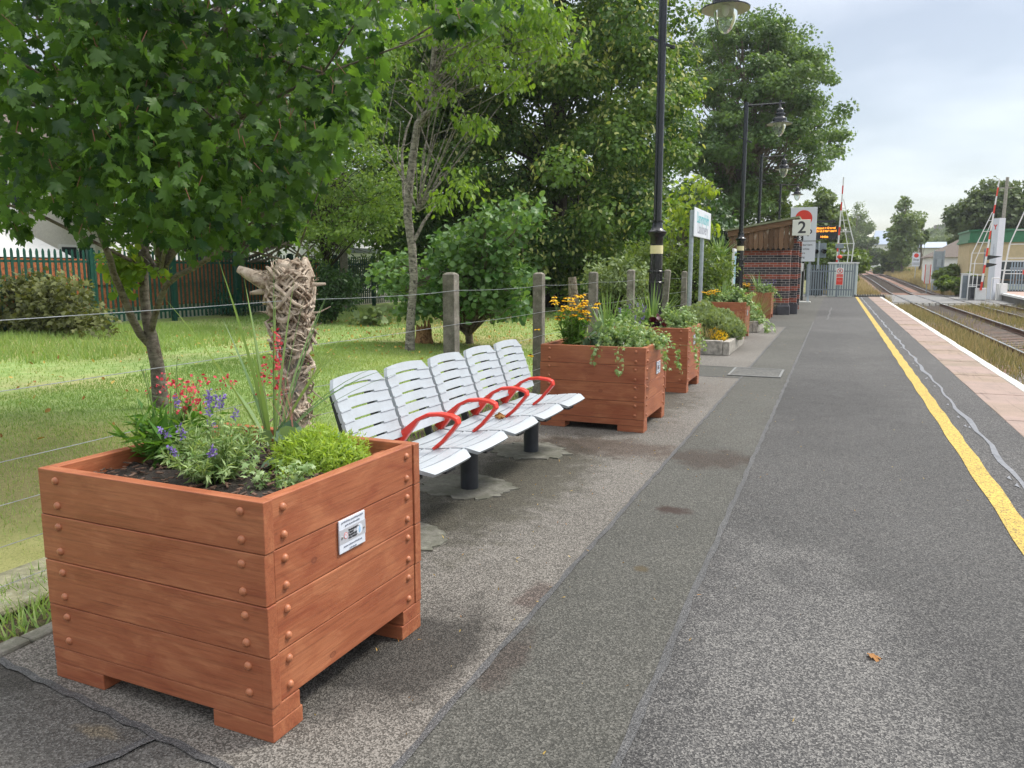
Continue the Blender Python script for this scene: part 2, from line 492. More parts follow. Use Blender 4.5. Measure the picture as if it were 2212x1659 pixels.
def plastic():
    t = NT('white_bench_plastic'); v = t.coord(rand=True)
    f = t.noise(v, 7., 6., .7); g = t.noise(v, 42., 4., .7)
    c = t.mix(t.ramp(f, [(.3, 0.), (.75, 1.)]), (.40, .44, .48), (.33, .36, .39))
    c = t.mix(t.math('MULTIPLY', t.ramp(g, [(.6, 0.), (.78, 1.)]), .3), c, (.40, .41, .40))
    t.pbsdf(c, t.ramp(f, [(.3, .3), (.7, .5)]), 0, .5, t.bump(g, .05, .002)); return t.m
M['plastic'] = plastic()
M['red'] = plain('red_armrest_plastic', (.62, .035, .02), .35, .12, 12)
M['dark_metal'] = plain('dark_blue_grey_metal', (.022, .026, .034), .42, .25, 20)
M['black'] = plain('gloss_black_paint', (.008, .010, .014), .22, .2, 9, spec=.6)
M['cream_band'] = plain('cream_reflective_band', (.72, .66, .36), .4, .06, 12)
M['galv'] = plain('galvanised_steel', (.36, .41, .45), .45, .18, 14, .35)
M['wire'] = plain('fence_wire', (.36, .38, .4), .4, .25, 9, .6)
def concrete(name, col, lich=.5):
    t = NT(name); v = t.coord(rand=True)
    f = t.noise(v, 9., 8., .7); g = t.noise(v, 60., 3., .7); l = t.noise(v, 22., 5., .7)
    c = t.mix(t.ramp(f, [(.3, 0.), (.7, 1.)]), tuple(x*.6 for x in col), tuple(x*1.15 for x in col))
    c = t.mix(t.math('MULTIPLY', t.ramp(l, [(.56, 0.), (.64, 1.)]), lich), c, (.33, .34, .28))
    c = t.mix(t.math('MULTIPLY', t.ramp(t.noise(v, 5., 6., .75), [(.42, 1.), (.58, 0.)]), .55), c, (.06, .065, .04)); c = t.mix(t.math('MULTIPLY', t.ramp(g, [(.28, 1.), (.4, 0.)]), .5), c, (.05, .05, .04))
    t.pbsdf(c, .85, 0, .3, t.bump(t.math('ADD', f, t.math('MULTIPLY', g, .6)), .5, .01)); return t.m
M['concrete'] = concrete('weathered_concrete', (.25, .23, .195))
M['pad'] = concrete('lichened_concrete_pad', (.21, .205, .18), .35)
M['edging'] = concrete('stone_edging', (.19, .18, .16), .6)
M['slab'] = concrete('mossy_stone_slab', (.26, .25, .16), .5)
M['grey_wood'] = plain('weathered_grey_wood', (.30, .28, .245), .85, .45, 14, bump=.5, bs=40)
def barkmat(name, a, b, band=None, sc=(6, 6, 26)):
    t = NT(name); v = t.coord(sc); f = t.noise(v, 1.2, 6., .7); g = t.noise(t.coord(), 14., 6., .7)
    c = t.mix(t.ramp(f, [(.35, 0.), (.65, 1.)]), a, b)
    if band: c = t.mix(t.ramp(g, [(.5, 0.), (.62, .9)]), c, band)
    t.pbsdf(c, .85, 0, .25, t.bump(t.math('ADD', f, g), .7, .02)); return t.m
M['bark'] = barkmat('brown_grey_bark', (.085, .07, .055), (.23, .19, .15))
M['bark_smooth'] = barkmat('smooth_grey_bark', (.10, .085, .07), (.23, .20, .165), (.07, .05, .04))
M['bark_pale'] = barkmat('pale_mottled_bark', (.13, .12, .10), (.36, .33, .29), (.05, .045, .04))
M['bark_dark'] = barkmat('dark_bark', (.02, .016, .013), (.06, .05, .04))
M['root'] = barkmat('dry_twisted_root', (.30, .235, .175), (.55, .47, .38), (.14, .09, .06), (14, 14, 14))
M['stump'] = barkmat('rotten_stump_wood', (.20, .09, .035), (.45, .27, .13), (.09, .04, .02), (30, 30, 5))
M['dead'] = barkmat('dead_grey_wood', (.17, .14, .11), (.38, .33, .27), (.10, .07, .05), (20, 20, 4))

M['maple'] = leafmat('maple_leaf', (.020, .062, .020), (.15, .29, .055), .55, .42)
M['maple2'] = leafmat('sycamore_leaf', (.06, .125, .04), (.17, .27, .09), .42)
M['lime'] = leafmat('lime_leaf', (.045, .11, .028), (.17, .28, .06), .42, .5)
M['bract'] = leafmat('lime_bract', (.26, .32, .09), (.46, .49, .19), .4, .6)
M['cherry'] = leafmat('bright_drooping_leaf', (.09, .19, .025), (.22, .34, .055), .5)
M['thorn'] = leafmat('small_green_leaf', (.07, .15, .03), (.20, .30, .07), .45)
M['apple'] = leafmat('apple_leaf', (.06, .15, .04), (.17, .29, .10), .38, .42)
M['sapling'] = leafmat('yellow_green_leaf', (.14, .25, .03), (.33, .42, .06), .5)
M['darkshrub'] = leafmat('dark_shrub_leaf', (.022, .058, .02), (.07, .14, .045), .3, .4)
M['shrub'] = leafmat('rose_shrub_leaf', (.055, .11, .02), (.17, .24, .055), .4)
M['bramble'] = leafmat('dull_bramble_leaf', (.07, .085, .03), (.17, .19, .065), .32, .6)
M['hedge'] = leafmat('hedge_leaf', (.03, .07, .015), (.10, .17, .04), .3)
M['far'] = leafmat('far_tree_leaf', (.07, .12, .04), (.19, .26, .09), .35, .6)
M['far_dark'] = leafmat('far_dark_leaf', (.04, .075, .026), (.13, .18, .06), .3, .6)
M['grass'] = leafmat('lawn_blade', (.165, .29, .08), (.40, .47, .19), .42, .6)
M['dry'] = leafmat('dry_grass_blade', (.24, .19, .09), (.42, .35, .19), .35, .7, tint=(1.1, 1.05, .8))
M['weed'] = leafmat('track_weed', (.10, .12, .045), (.27, .23, .12), .35, .6)
M['lav'] = leafmat('lavender_leaf', (.17, .29, .10), (.36, .47, .22), .35, .6)
M['strap'] = leafmat('strap_leaf', (.10, .19, .07), (.24, .35, .15), .35, .4)
M['sedum'] = leafmat('lime_green_foliage', (.16, .30, .03), (.38, .52, .10), .45)
M['ivy'] = leafmat('ivy_leaf', (.16, .28, .09), (.36, .47, .24), .35)
M['green'] = leafmat('bright_green_leaf', (.06, .17, .03), (.16, .31, .06), .4)
M['heuch'] = leafmat('grey_green_round_leaf', (.08, .15, .09), (.20, .29, .20), .3)
M['maroon'] = leafmat('maroon_leaf', (.025, .004, .010), (.08, .012, .03), .2)
M['hebe'] = leafmat('grey_green_mound_leaf', (.10, .16, .055), (.25, .32, .15), .3, .6)
M['yellow'] = leafmat('yellow_petal', (.80, .48, .01), (.90, .64, .03), .3, .6, tint=(1, .9, .5))
M['purple'] = leafmat('purple_petal', (.14, .09, .34), (.32, .24, .55), .3, .6, tint=(1, 1, 1))
M['coral'] = leafmat('coral_red_petal', (.55, .03, .07), (.80, .13, .16), .35, .6, tint=(1, .8, .8))
M['white_fl'] = leafmat('white_petal', (.7, .7, .66), (.85, .85, .82), .3, .6, tint=(1, 1, 1))
M['cone'] = plain('dark_flower_centre', (.05, .022, .01), .8)
M['stem'] = plain('green_stem', (.12, .20, .05), .6, .3, 20)
M['redstem'] = plain('thin_red_stem', (.25, .10, .07), .6, .2, 20)
M['litter'] = leafmat('fallen_leaf', (.30, .14, .04), (.55, .40, .10), .2, .7, tint=(1, .9, .6))
M['white'] = plain('white_paint', (.74, .75, .74), .45, .06, 4)
M['render'] = plain('pale_roughcast', (.60, .585, .54), .9, .08, 12, bump=.4, bs=40)
M['signwhite'] = plain('sign_white', (.66, .70, .76), .4, .03, 3)
M['signred'] = plain('sign_red', (.70, .045, .025), .4, .04, 4)
M['glass_dark'] = plain('dark_window_glass', (.03, .04, .045), .08, .2, 2, spec=.8)
M['black_rubber'] = plain('black_rubber', (.012, .012, .013), .7, .3, 20)

# ================================================================== GROUND
def rise(Y): return .0155 * max(0., min(Y, 205.) - 75.)
def shift(Y): return -max(0., min(Y, 260.)-100.)**2/5600. - max(0., Y-200.)*.12
def ground_mat():
    t = NT('rough_grassy_ground'); v = t.coord()
    f = t.noise(v, .25, 6., .6); g = t.noise(v, 6., 6., .7)
    c = t.mix(t.ramp(f, [(.35, 0.), (.65, 1.)]), (.10, .12, .04), (.22, .19, .09))
    c = t.mix(t.ramp(g, [(.35, .6), (.6, 0.)]), c, (.05, .065, .02))
    t.pbsdf(c, .95, 0, .2, t.bump(g, .8, .05)); return t.m
M['ground'] = ground_mat()
ys = [-60, -20, 0, 20, 45, 60, 75] + list(range(85, 240, 10)) + [260, 300, 400, 600, 900, 1500, 2600]
xs = [-2400, -900, -300, -100, -40, 0, 40, 100, 300, 900, 2400]
mb = MB()
mb.add([(x, y, -.80 + rise(y)) for y in ys for x in xs], [(j*len(xs)+i, j*len(xs)+i+1, (j+1)*len(xs)+i+1, (j+1)*len(xs)+i) for j in range(len(ys)-1) for i in range(len(xs)-1)])
tag(mb.build('ground', M['ground']), kind='structure')

def lawn_mat():
    t = NT('mown_lawn'); v = t.coord()
    f = t.noise(v, .45, 5., .6); g = t.noise(v, 3.5, 6., .65); h = t.noise(v, 60., 4., .7); e = t.noise(v, .16, 3., .5)
    c = t.mix(t.ramp(g, [(.3, 0.), (.7, 1.)]), (.16, .26, .07), (.31, .39, .15))
    c = t.mix(t.ramp(f, [(.5, 0.), (.7, .8)]), c, (.40, .37, .18))
    c = t.mix(t.ramp(e, [(.52, 0.), (.62, .55)]), c, (.27, .20, .09))
    c = t.mix(t.ramp(h, [(.3, .4), (.5, 0.)]), c, (.05, .07, .02))
    t.pbsdf(c, .95, 0, .15, t.bump(h, .8, .02)); return t.m
def soil_mat():
    t = NT('leaf_litter_soil'); v = t.coord(); g = t.noise(v, 30., 6., .75); h = t.noise(v, 4., 4., .6)
    c = t.ramp(g, [(.3, (.018, .014, .010)), (.5, (.06, .045, .03)), (.62, (.11, .08, .05)), (.75, (.05, .07, .02))])
    c = t.mix(t.ramp(h, [(.5, 0.), (.65, .5)]), c, (.05, .07, .02))
    t.pbsdf(c, .95, 0, .2, t.bump(g, .8, .02)); return t.m
def hz(x, y): return -.035 + .03*math.sin(x*.7+1)*math.cos(y*.5) - .02*math.cos(x*.31+y*.2)
gx = np.linspace(-70, -3.55, 60); gy = np.linspace(-8, 52, 60); mb = MB()
mb.add([(x, y, hz(x, y) if x < -3.6 else -.03) for y in gy for x in gx], [(j*60+i, j*60+i+1, (j+1)*60+i+1, (j+1)*60+i) for j in range(59) for i in range(59)])
tag(mb.build('lawn', lawn_mat(), smooth=True), kind='structure')
mb = MB().bx(-3.56, -3.02, -8, 46, -.8, -.012)
tag(mb.build('planting_strip', soil_mat()), kind='structure')

def grass(name, P, h, wd, m, rnd=None, lean=.5, kind='stuff'):
    n = len(P); a = rng.uniform(0, 2*math.pi, n); hh = np.broadcast_to(h, (n,))*rng.uniform(.5, 1.2, n)
    s = np.stack([np.cos(a), np.sin(a), np.zeros(n)], 1)*np.broadcast_to(wd, (n,))[:, None]/2
    b = rng.uniform(0, 2*math.pi, n); ll = rng.uniform(0, lean, n)*hh
    tip = P + np.stack([np.cos(b)*ll, np.sin(b)*ll, hh], 1)
    V = np.stack([P - s, P + s, tip], 1).reshape(-1, 3)
    if rnd is None: rnd = rng.uniform(0, 1, n)
    o = np_mesh(name, V, np.arange(3*n).reshape(n, 3), m, None, np.repeat(rnd, 3))
    return tag(o, kind=kind)
def patchy(x, y): return .5 + .25*np.sin(x*.9+.6*np.sin(y*.7)) + .25*np.cos(y*.8+x*.4)
def lawn_pts(n, x0, x1, y0, y1):
    x = rng.uniform(x0, x1, n); y = rng.uniform(y0, y1, n)
    z = -.035 + .03*np.sin(x*.7+1)*np.cos(y*.5) - .02*np.cos(x*.31+y*.2)
    return np.stack([x, y, z], 1)
P = np.concatenate([lawn_pts(90000, -9.5, -3.5, 1, 14), lawn_pts(60000, -18, -5, 6, 26)])
dd = np.linalg.norm(P[:, :2], axis=1)
tag(grass('lawn_grass', P, .022+.0013*dd, .004+.0006*dd, M['grass'], np.clip(patchy(P[:, 0], P[:, 1])*.7 + rng.uniform(-.25, .4, len(P)), 0, 1), .7), 'short mown lawn grass behind the wire fence')
P = lawn_pts(9000, -17.5, -11.5, 8.5, 16); P = P[(P[:, 0]+17)**2/30 + (P[:, 1]-11)**2/28 < 1.1]
tag(grass('long_grass', P, .16, .02, M['grass'], rng.uniform(.1, .5, len(P)), .8), 'longer rough grass below the bramble bush')
n = 1600; P = lawn_pts(n, -14, -3.7, 4, 26); P[:, 2] += .045
k = rng.uniform(0, 1, n) < np.where(P[:, 1] > 11, 1., .3); P = P[k]
o = leaves('fallen_leaves', P, .075, T_OVAL, M['litter'], None, None, .0, 1.2, .5); tag(o, 'yellow and brown leaves scattered over the lawn', kind='stuff')
x = rng.uniform(-3.56, -3.03, 2600); y = np.concatenate([rng.uniform(.2, 12, 1400), rng.uniform(1.2, 3., 1200)])
tag(grass('edge_weeds', np.stack([x, y, x*0-.012], 1), .10, .012, M['grass'], rng.uniform(0, .6, 2600), 1.), 'weeds and grass tufts along the foot of the wire fence', kind='stuff')

# ================================================================== PLATFORM
def ex_left(t, v, c):
    c = blotch(t, v, c, (-2.05, 5.0), (.62, 2.0), (.42, .42, .34), .85, mode='MULTIPLY')
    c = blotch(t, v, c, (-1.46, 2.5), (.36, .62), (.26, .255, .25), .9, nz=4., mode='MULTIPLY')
    c = blotch(t, v, c, (-1.75, 6.3), (.9, .45), (.5, .38, .32), .8, mode='MULTIPLY')
    c = blotch(t, v, c, (-2.0, 8.6), (.8, 1.6), (.42, .38, .3), .8, mode='MULTIPLY')
    c = blotch(t, v, c, (-1.2, 3.2), (.10, .22), (.55, .42, .4), .7, mode='MULTIPLY')
    return c
def ex_mid(t, v, c):
    c = blotch(t, v, c, (-.85, 6.2), (.5, .42), (.6, .44, .38), .85, mode='MULTIPLY')
    c = blotch(t, v, c, (-.86, 4.75), (.13, .11), (.03, .017, .013), .95, nz=9.)
    c = blotch(t, v, c, (-.83, 3.72), (.05, .05), (.06, .045, .02), .8, nz=9.)
    c = blotch(t, v, c, (-1.1, 2.62), (.10, .28), (.6, .45, .43), .7, mode='MULTIPLY')
    return c
def ex_front(t, v, c):
    c = blotch(t, v, c, (-2.15, 1.66), (.12, .04), (1.9, 1.6, 1.1), .6, nz=14., mode='MULTIPLY')
    c = blotch(t, v, c, (-2.12, 1.35), (.2, .05), (1.2, .9, .45), .8, .6, nz=14., mode='MULTIPLY')
    c = blotch(t, v, c, (-2.75, 1.9), (.35, .3), (.4, .38, .35), .8, mode='MULTIPLY')
    return c
def ex_main(t, v, c):
    c = blotch(t, v, c, (-.0, 2.7), (.62, 2.2), (1.75, 1.74, 1.72), .8, .14, nz=2.2, mode='MULTIPLY')  # pale patch: sky sheen on damp asphalt, painted into the colour
    c = blotch(t, v, c, (.2, 24), (1.6, 5), (1.3, 1.3, 1.3), .6, nz=1., mode='MULTIPLY')
    c = blotch(t, v, c, (-.2, 9.5), (1.4, 2.2), (.72, .72, .73), .7, nz=1.4, mode='MULTIPLY'); c = blotch(t, v, c, (.6, 16), (.5, 5), (1.25, 1.24, 1.22), .6, nz=1.4, mode='MULTIPLY')
    g_ = t.vor(v, 1.7, outp='Distance'); c = t.mix(t.ramp(g_, [(.022, .55), (.034, 0.)]), c, (.13, .13, .125))
    return c
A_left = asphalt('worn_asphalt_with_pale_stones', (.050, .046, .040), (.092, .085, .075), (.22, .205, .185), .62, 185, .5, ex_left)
A_mid = asphalt('greenish_grey_asphalt', (.030, .030, .026), (.056, .056, .049), (.135, .132, .118), .79, 165, .5, ex_mid)
A_main = asphalt('dark_chipped_asphalt', (.017, .017, .018), (.040, .0395, .040), (.135, .132, .127), .78, 185, .3, ex_main)
A_edge = asphalt('black_asphalt_strip', (.018, .018, .019), (.046, .045, .046), (.17, .165, .16), .84, 140, .4)
A_front = asphalt('dark_patched_asphalt', (.036, .034, .031), (.068, .065, .060), (.15, .146, .138), .82, 165, .6, ex_front)
XL, SEAM1, SEAM2 = -3.02, -1.155, -.535
mb = MB()
def surf(x0, x1, y0, y1, m):
    mb.add([(x0, y0, 0), (x1, y0, 0), (x1, y1, 0), (x0, y1, 0)], [(0, 1, 2, 3)], m)
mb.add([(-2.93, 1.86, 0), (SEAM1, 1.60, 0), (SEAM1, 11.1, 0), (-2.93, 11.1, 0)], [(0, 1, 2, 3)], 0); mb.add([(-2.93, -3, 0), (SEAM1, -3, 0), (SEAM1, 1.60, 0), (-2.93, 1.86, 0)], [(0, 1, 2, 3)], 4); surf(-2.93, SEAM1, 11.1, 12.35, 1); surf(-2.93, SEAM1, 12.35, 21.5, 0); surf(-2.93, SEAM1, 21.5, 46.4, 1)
surf(SEAM1, SEAM2, -3, 46.4, 1); surf(SEAM2, 1.02, -3, 46.4, 2); surf(1.02, 1.64, -3, 46.4, 3)
mb.bx(-2.93, 2.26, -3, 46.4, -.8, -.03, 5)
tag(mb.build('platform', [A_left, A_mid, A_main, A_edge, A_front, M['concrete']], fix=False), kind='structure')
mb = MB()
for i in range(50):
    y0 = -3 + i*1.0
    mb.bx(-3.02, -2.93, y0+.004, y0+.996, -.5, .018 + .006*math.sin(i*2.3), 0)
tag(mb.build('kerb', M['edging'], bevel=.012), kind='structure')

def tar(): 
    t = NT('bitumen_joint_band'); v = t.coord(); f = t.noise(v, 150., 5., .75); g = t.noise(v, 3., 3.)
    c = t.ramp(f, [(.3, (.045, .046, .049)), (.5, (.088, .089, .092)), (.62, (.105, .105, .106)), (.78, (.15, .15, .15))])
    t.pbsdf(c, t.ramp(g, [(.3, .4), (.7, .65)]), 0, .5, t.bump(f, .4, .004)); return t.m
M['tar'] = asphalt('bitumen_joint_band', (.032, .033, .035), (.06, .061, .064), (.15, .15, .15), .82, 240, 1.5, None, .6)
def wob(x0, y0, x1, y1, n, a, s=0.):
    return [(x0+(x1-x0)*i/n + a*math.sin(i*1.7+s)+a*.7*math.sin(i*.61+s*2), y0+(y1-y0)*i/n + (a*math.sin(i*2.1+s) if abs(x1-x0) > abs(y1-y0) else 0)) for i in range(n+1)]
mb = MB()
mb.strip(wob(SEAM1, 1.4, SEAM1, 21.5, 160, .0035), [.028+.007*math.sin(i*2.3) for i in range(161)], .004)
mb.strip(wob(SEAM2, -2, SEAM2, 24, 200, .0035, 2), [.032+.007*math.sin(i*1.9) for i in range(201)], .004)
mb.strip(wob(-2.93, 1.85, -1.155, 1.60, 30, .006, 1), .028, .006)
mb.strip(wob(-1.95, 1.70, -2.25, .9, 14, .012, 4), .034, .008)
mb.strip(wob(-2.9, 11.1, SEAM1, 11.1, 10, .01), .03, .005)
mb.strip(wob(-2.9, 12.35, SEAM1, 12.3, 10, .01), .03, .005)
mb.strip(wob(-1.6, 21.5, 0.1, 21.4, 10, .01), .05, .005); mb.strip(wob(-.3, 29, .8, 29.2, 10, .01), .05, .005); mb.strip(wob(-.2, 25, -.1, 33, 10, .02), .05, .006)
tag(mb.build('bitumen_joints', M['tar'], fix=False), kind='structure')
mb = MB(); pts = wob(1.30, -2, 1.27, 46, 150, .016, .5); mb.strip(pts, [.022+.018*abs(math.sin(i*.7)+math.sin(i*.31)) for i in range(151)], .004)
for i in range(30):
    y = rng.uniform(2, 30); x = 1.24+rng.normal()*.015
    mb.strip([(x, y), (x-.01, y+.05), (x+.005, y+.12)], [.004, .025, .005], .0052)
M['sealant'] = plain('grey_crack_sealant', (.14, .145, .16), .45, .4, 30)
tag(mb.build('crack_sealant', M['sealant'], fix=False), kind='structure')
def paintmat(name, col, wear=.35):
    t = NT(name); v = t.coord(); f = t.vor(v, 90., outp='Distance'); g = t.noise(v, 35., 5., .75); b = t.noise(v, 1.5, 4.)
    c = t.mix(t.ramp(b, [(.3, 0.), (.7, 1.)]), tuple(x*.8 for x in col), col)
    wv = t.math('ADD', g, t.math('MULTIPLY', t.math('SUBTRACT', f, .35), .5))
    c = t.mix(t.math('MULTIPLY', t.ramp(wv, [(.58, 0.), (.68, 1.)]), wear), c, (.16, .12, .04))
    t.pbsdf(c, .7, 0, .35, t.bump(f, .5, .006)); return t.m
mb = MB(); n = 160; vs = []; fs = []
for i in range(n+1):
    y = -2 + 48.2*i/n; vs += [(1.0 + .006*math.sin(i*1.3), y, .004), (1.128 + .007*math.sin(i*1.9+1), y, .004)]
for i in range(n): fs.append((2*i, 2*i+1, 2*i+3, 2*i+2))
mb.add(vs, fs); tag(mb.build('yellow_line', paintmat('worn_yellow_line_paint', (.55, .39, .075), .9), fix=False), kind='structure')
def slabmat():
    t = NT('pink_edge_slab'); v = t.coord(); f = t.noise(v, 3., 6., .65); g = t.noise(v, 120., 3., .7); s = t.noise(t.coord((10, .6, 1)), 1.5, 4.)
    br = t.n('ShaderNodeSeparateXYZ'); t.l(v, br.inputs[0])
    cell = t.math('FLOOR', t.math('DIVIDE', br.outputs[1], .92)); wn = t.n('ShaderNodeTexWhiteNoise', noise_dimensions='1D'); t.l(cell, wn.inputs['W'])
    c = t.ramp(wn.outputs['Value'], [(.0, (.225, .175, .15)), (.55, (.25, .19, .165)), (.8, (.22, .17, .125)), (.95, (.19, .155, .115))])
    c = t.mix(t.ramp(f, [(.35, .5), (.65, 0.)]), c, (.36, .26, .22)); c = t.mix(t.ramp(s, [(.55, 0.), (.7, .5)]), c, (.12, .09, .075))
    c = t.mix(.4, c, t.ramp(g, [(.3, .6), (.7, 1.2)]), 'MULTIPLY')
    t.pbsdf(c, .8, 0, .3, t.bump(g, .3, .004)); return t.m
mb = MB()
for i in range(54):
    y0 = -3 + i*.92
    mb.bx(1.64, 2.205, y0+.005, y0+.915, -.2, .004 + .003*math.sin(i*3.1), 0)
tag(mb.build('edge_slabs', slabmat(), bevel=.006), kind='structure')
mb = MB()
for i in range(54):
    y0 = -3 + i*.92
    mb.bx(2.21, 2.345 + .006*math.sin(i*2.2), y0+.003, y0+.917, -.28, .006 + .003*math.sin(i*1.7), 0)
tag(mb.build('platform_edge', paintmat('worn_white_edge_paint', (.62, .62, .59), .35), bevel=.015), kind='structure')
# bark chips, twigs and petals lying on the asphalt
n = 420; px_ = np.concatenate([rng.uniform(-2.6, 1.5, 150), rng.normal(-1.6, .5, 270)]); py_ = np.concatenate([rng.uniform(1.3, 22, 150), rng.uniform(2, 12, 270)])
o = leaves('platform_litter', np.stack([px_, py_, px_*0+.008], 1), .022, T_LANCE, M['litter'], None, None, .0, 1.5, .35); tag(o, 'small dead leaves and chips lying on the platform', kind='stuff')
# manhole cover
r_ = thing('manhole_cover', 'rectangular metal manhole cover set flush in the grey asphalt', 'manhole cover', (-1.0, 11.75, .004))
MB().bx(-.33, .33, -.42, .42, 0, .006).build('cover', asphalt('chequer_plate', (.05, .05, .05), (.085, .085, .08), (.14, .14, .13), .8, 60), r_)
f_ = MB(); f_.bx(-.36, .36, -.45, -.42, 0, .01).bx(-.36, .36, .42, .45, 0, .01).bx(-.36, -.33, -.42, .42, 0, .01).bx(.33, .36, -.42, .42, 0, .01); f_.build('frame', plain('worn_cover_frame', (.16, .165, .165), .5, .2, 9), r_)

# ================================================================== RAILWAY
def ballast():
    t = NT('track_ballast'); v = t.coord(); cc = t.n('ShaderNodeSeparateColor'); t.l(t.vor(v, 16.), cc.inputs[0]); f = t.noise(v, .35, 5., .65)
    c = t.ramp(cc.outputs[0], [(0., (.05, .042, .038)), (.5, (.14, .115, .10)), (.9, (.26, .235, .22))])
    c = t.mix(t.ramp(f, [(.40, 0.), (.55, .8)]), c, (.22, .105, .065))
    t.pbsdf(c, .9, 0, .3, t.bump(t.vor(v, 16., outp='Distance'), .9, .05)); return t.m
RT = -.55
ys_ = [y for y in range(-4, 76, 8)] + list(range(80, 260, 6))
mb = MB(); vs = []; fs = []
for y in ys_:
    for x, z in ((2.30, -.02), (2.6, 0), (10.2 if y < 72 else 8.5, 0), (10.8 if y < 72 else 8.9, -.04)): vs.append((x+shift(y), y, RT-.17+rise(y)+z))
for j in range(len(ys_)-1):
    for i in range(3): fs.append((4*j+i, 4*j+i+1, 4*j+i+5, 4*j+i+4))
mb.add(vs, fs); tag(mb.build('ballast', ballast(), fix=False), kind='structure')
M['rail'] = plain('rusty_rail_side', (.11, .06, .04), .8, .3, 20); M['railtop'] = plain('polished_rail_head', (.52, .54, .56), .25, .1, 10, .9)
M['sleeper'] = plain('weathered_sleeper', (.10, .085, .07), .9, .4, 9, bump=.4)
ysr = [y for y in range(8, 112, 4)] + list(range(112, 252, 4))
for tr in (4.4, 7.6):
    mb = MB()
    for dx in (0, 1.5):
        x = tr + dx
        for k in range(len(ysr)-1):
            a, b = ysr[k], ysr[k+1]
            pa = Vector((x+shift(a), a, RT+rise(a))); pb = Vector((x+shift(b), b, RT+rise(b)))
            for (w_, h0, h1, m_) in ((.07, -.045, -.006, 0), (.02, -.13, -.045, 0), (.14, -.15, -.13, 0), (.066, -.006, 0, 1)):
                mb.add([pa+Vector((-w_/2,0,h0)), pa+Vector((w_/2,0,h0)), pa+Vector((w_/2,0,h1)), pa+Vector((-w_/2,0,h1)), pb+Vector((-w_/2,0,h0)), pb+Vector((w_/2,0,h0)), pb+Vector((w_/2,0,h1)), pb+Vector((-w_/2,0,h1))],
                       [(4,5,1,0),(5,6,2,1),(6,7,3,2),(7,4,0,3)], m_)
    for k in range(220):
        y = 12 + k*.65
        if 53.5 < y < 70.2 or y > 150: continue
        xx = tr + .75 + shift(y); mb.bx(xx-1.25, xx+1.25, y-.12, y+.12, RT-.25+rise(y), RT-.152+rise(y), 2)
    tag(mb.build('railway_track', [M['rail'], M['railtop'], M['sleeper']], fix=False), kind='structure')
# weeds in the four-foot and six-foot
n = 42000; x = np.concatenate([rng.uniform(2.5, 10.2, 30000), rng.uniform(2.5, 4.3, 12000)]); y = rng.uniform(14, 53, n)
k = (patchy(x*2.2, y*.45) + rng.uniform(-.35, .35, n) > .52) & (np.abs(x-4.4) > .1) & (np.abs(x-5.9) > .1) & (np.abs(x-7.6) > .1)
k &= (np.abs(x-5.15) > .55) | (rng.uniform(0, 1, n) < .25)
P = np.stack([x, y, x*0+RT-.18], 1)[k]
hh = .16 + .30*patchy(P[:, 0]*3, P[:, 1]*.8)**2 * (P[:, 0] > 6) + .05
o = grass('track_weeds', P, hh, .022, M['weed'], None, .7); tag(o, 'straggly weeds growing between the rails')
P2 = P[rng.uniform(0, 1, len(P)) < .3]; o = grass('dry_track_grass', P2, .34, .02, M['dry'], None, .7); tag(o, 'dry straw coloured grass between the rails')
n = 34000; y = 71 + 120*rng.uniform(0, 1, n)**1.5; x = np.where(rng.uniform(0, 1, n) < .72, 8.5 + 13.5*rng.uniform(0, 1, n)**1.5, rng.uniform(-2, 3.4, n)); sh = np.array([shift(q) for q in y])
z = np.array([rise(q) for q in y]) - .8 + np.clip((x-8.5)*.14, 0, .6)
P = np.stack([x+sh, y, z], 1); o = grass('verge_grass', P, .6, .08, M['dry'], None, .6); tag(o, 'tall dry grass on the verges beyond the level crossing')
P = P[(P[:, 0] > 12) & (P[:, 1] < 100)]; P = P[rng.uniform(0, 1, len(P)) < .55]; o = grass('green_verge', P, .55, .10, M['weed'], rng.uniform(0, .5, len(P)), .6); tag(o, 'green grass patch on the verge beside the bungalow')
n = 2600; x = rng.uniform(-.4, 3.0, n); y = rng.uniform(49, 54, n); o = grass('crossing_side_grass', np.stack([x, y, x*0-.78], 1), .75, .05, M['dry'], None, .5); tag(o, 'dry grass between the platform end and the crossing')
# level crossing surface and road
M['panel'] = plain('grey_crossing_panel', (.12, .12, .125), .75, .3, 5, bump=.2)
M['panel2'] = plain('pale_crossing_panel', (.20, .195, .185), .8, .3, 5, bump=.2)
mb = MB()
for i in range(12):
    y0 = 54 + i*1.35
    for (x0, x1) in ((2.2, 4.30), (4.50, 5.80), (6.0, 7.50), (7.70, 9.0), (9.2, 12.0)):
        mb.bx(x0, x1, y0+.03, y0+1.30, -.8, RT-.006, 0 if i % 2 else 1)
tag(mb.build('level_crossing', [M['panel'], M['panel2']]), kind='structure')
mb = MB().bx(12.0, 80, 54, 70.2, -.8, RT-.02).bx(-60, 2.2, 54, 70.2, -.8, RT-.02)
tag(mb.build('road', asphalt('far_road_asphalt', (.07, .07, .07), (.13, .13, .13), (.2, .2, .2), .8, 20)), kind='structure')
mb = MB()
for i in range(22):
    x = 3.0 + i*.34
    if abs(x-4.4) < .16 or abs(x-5.9) < .16 or abs(x-7.6) < .16 or abs(x-9.1) < .16: continue
    mb.bx(x, x+.24, 53.5, 53.98, -.8, RT-.05)
tag(mb.build('crossing_edge_blocks', plain('pale_concrete_block', (.45, .45, .42), .9, .2, 5)), kind='structure')
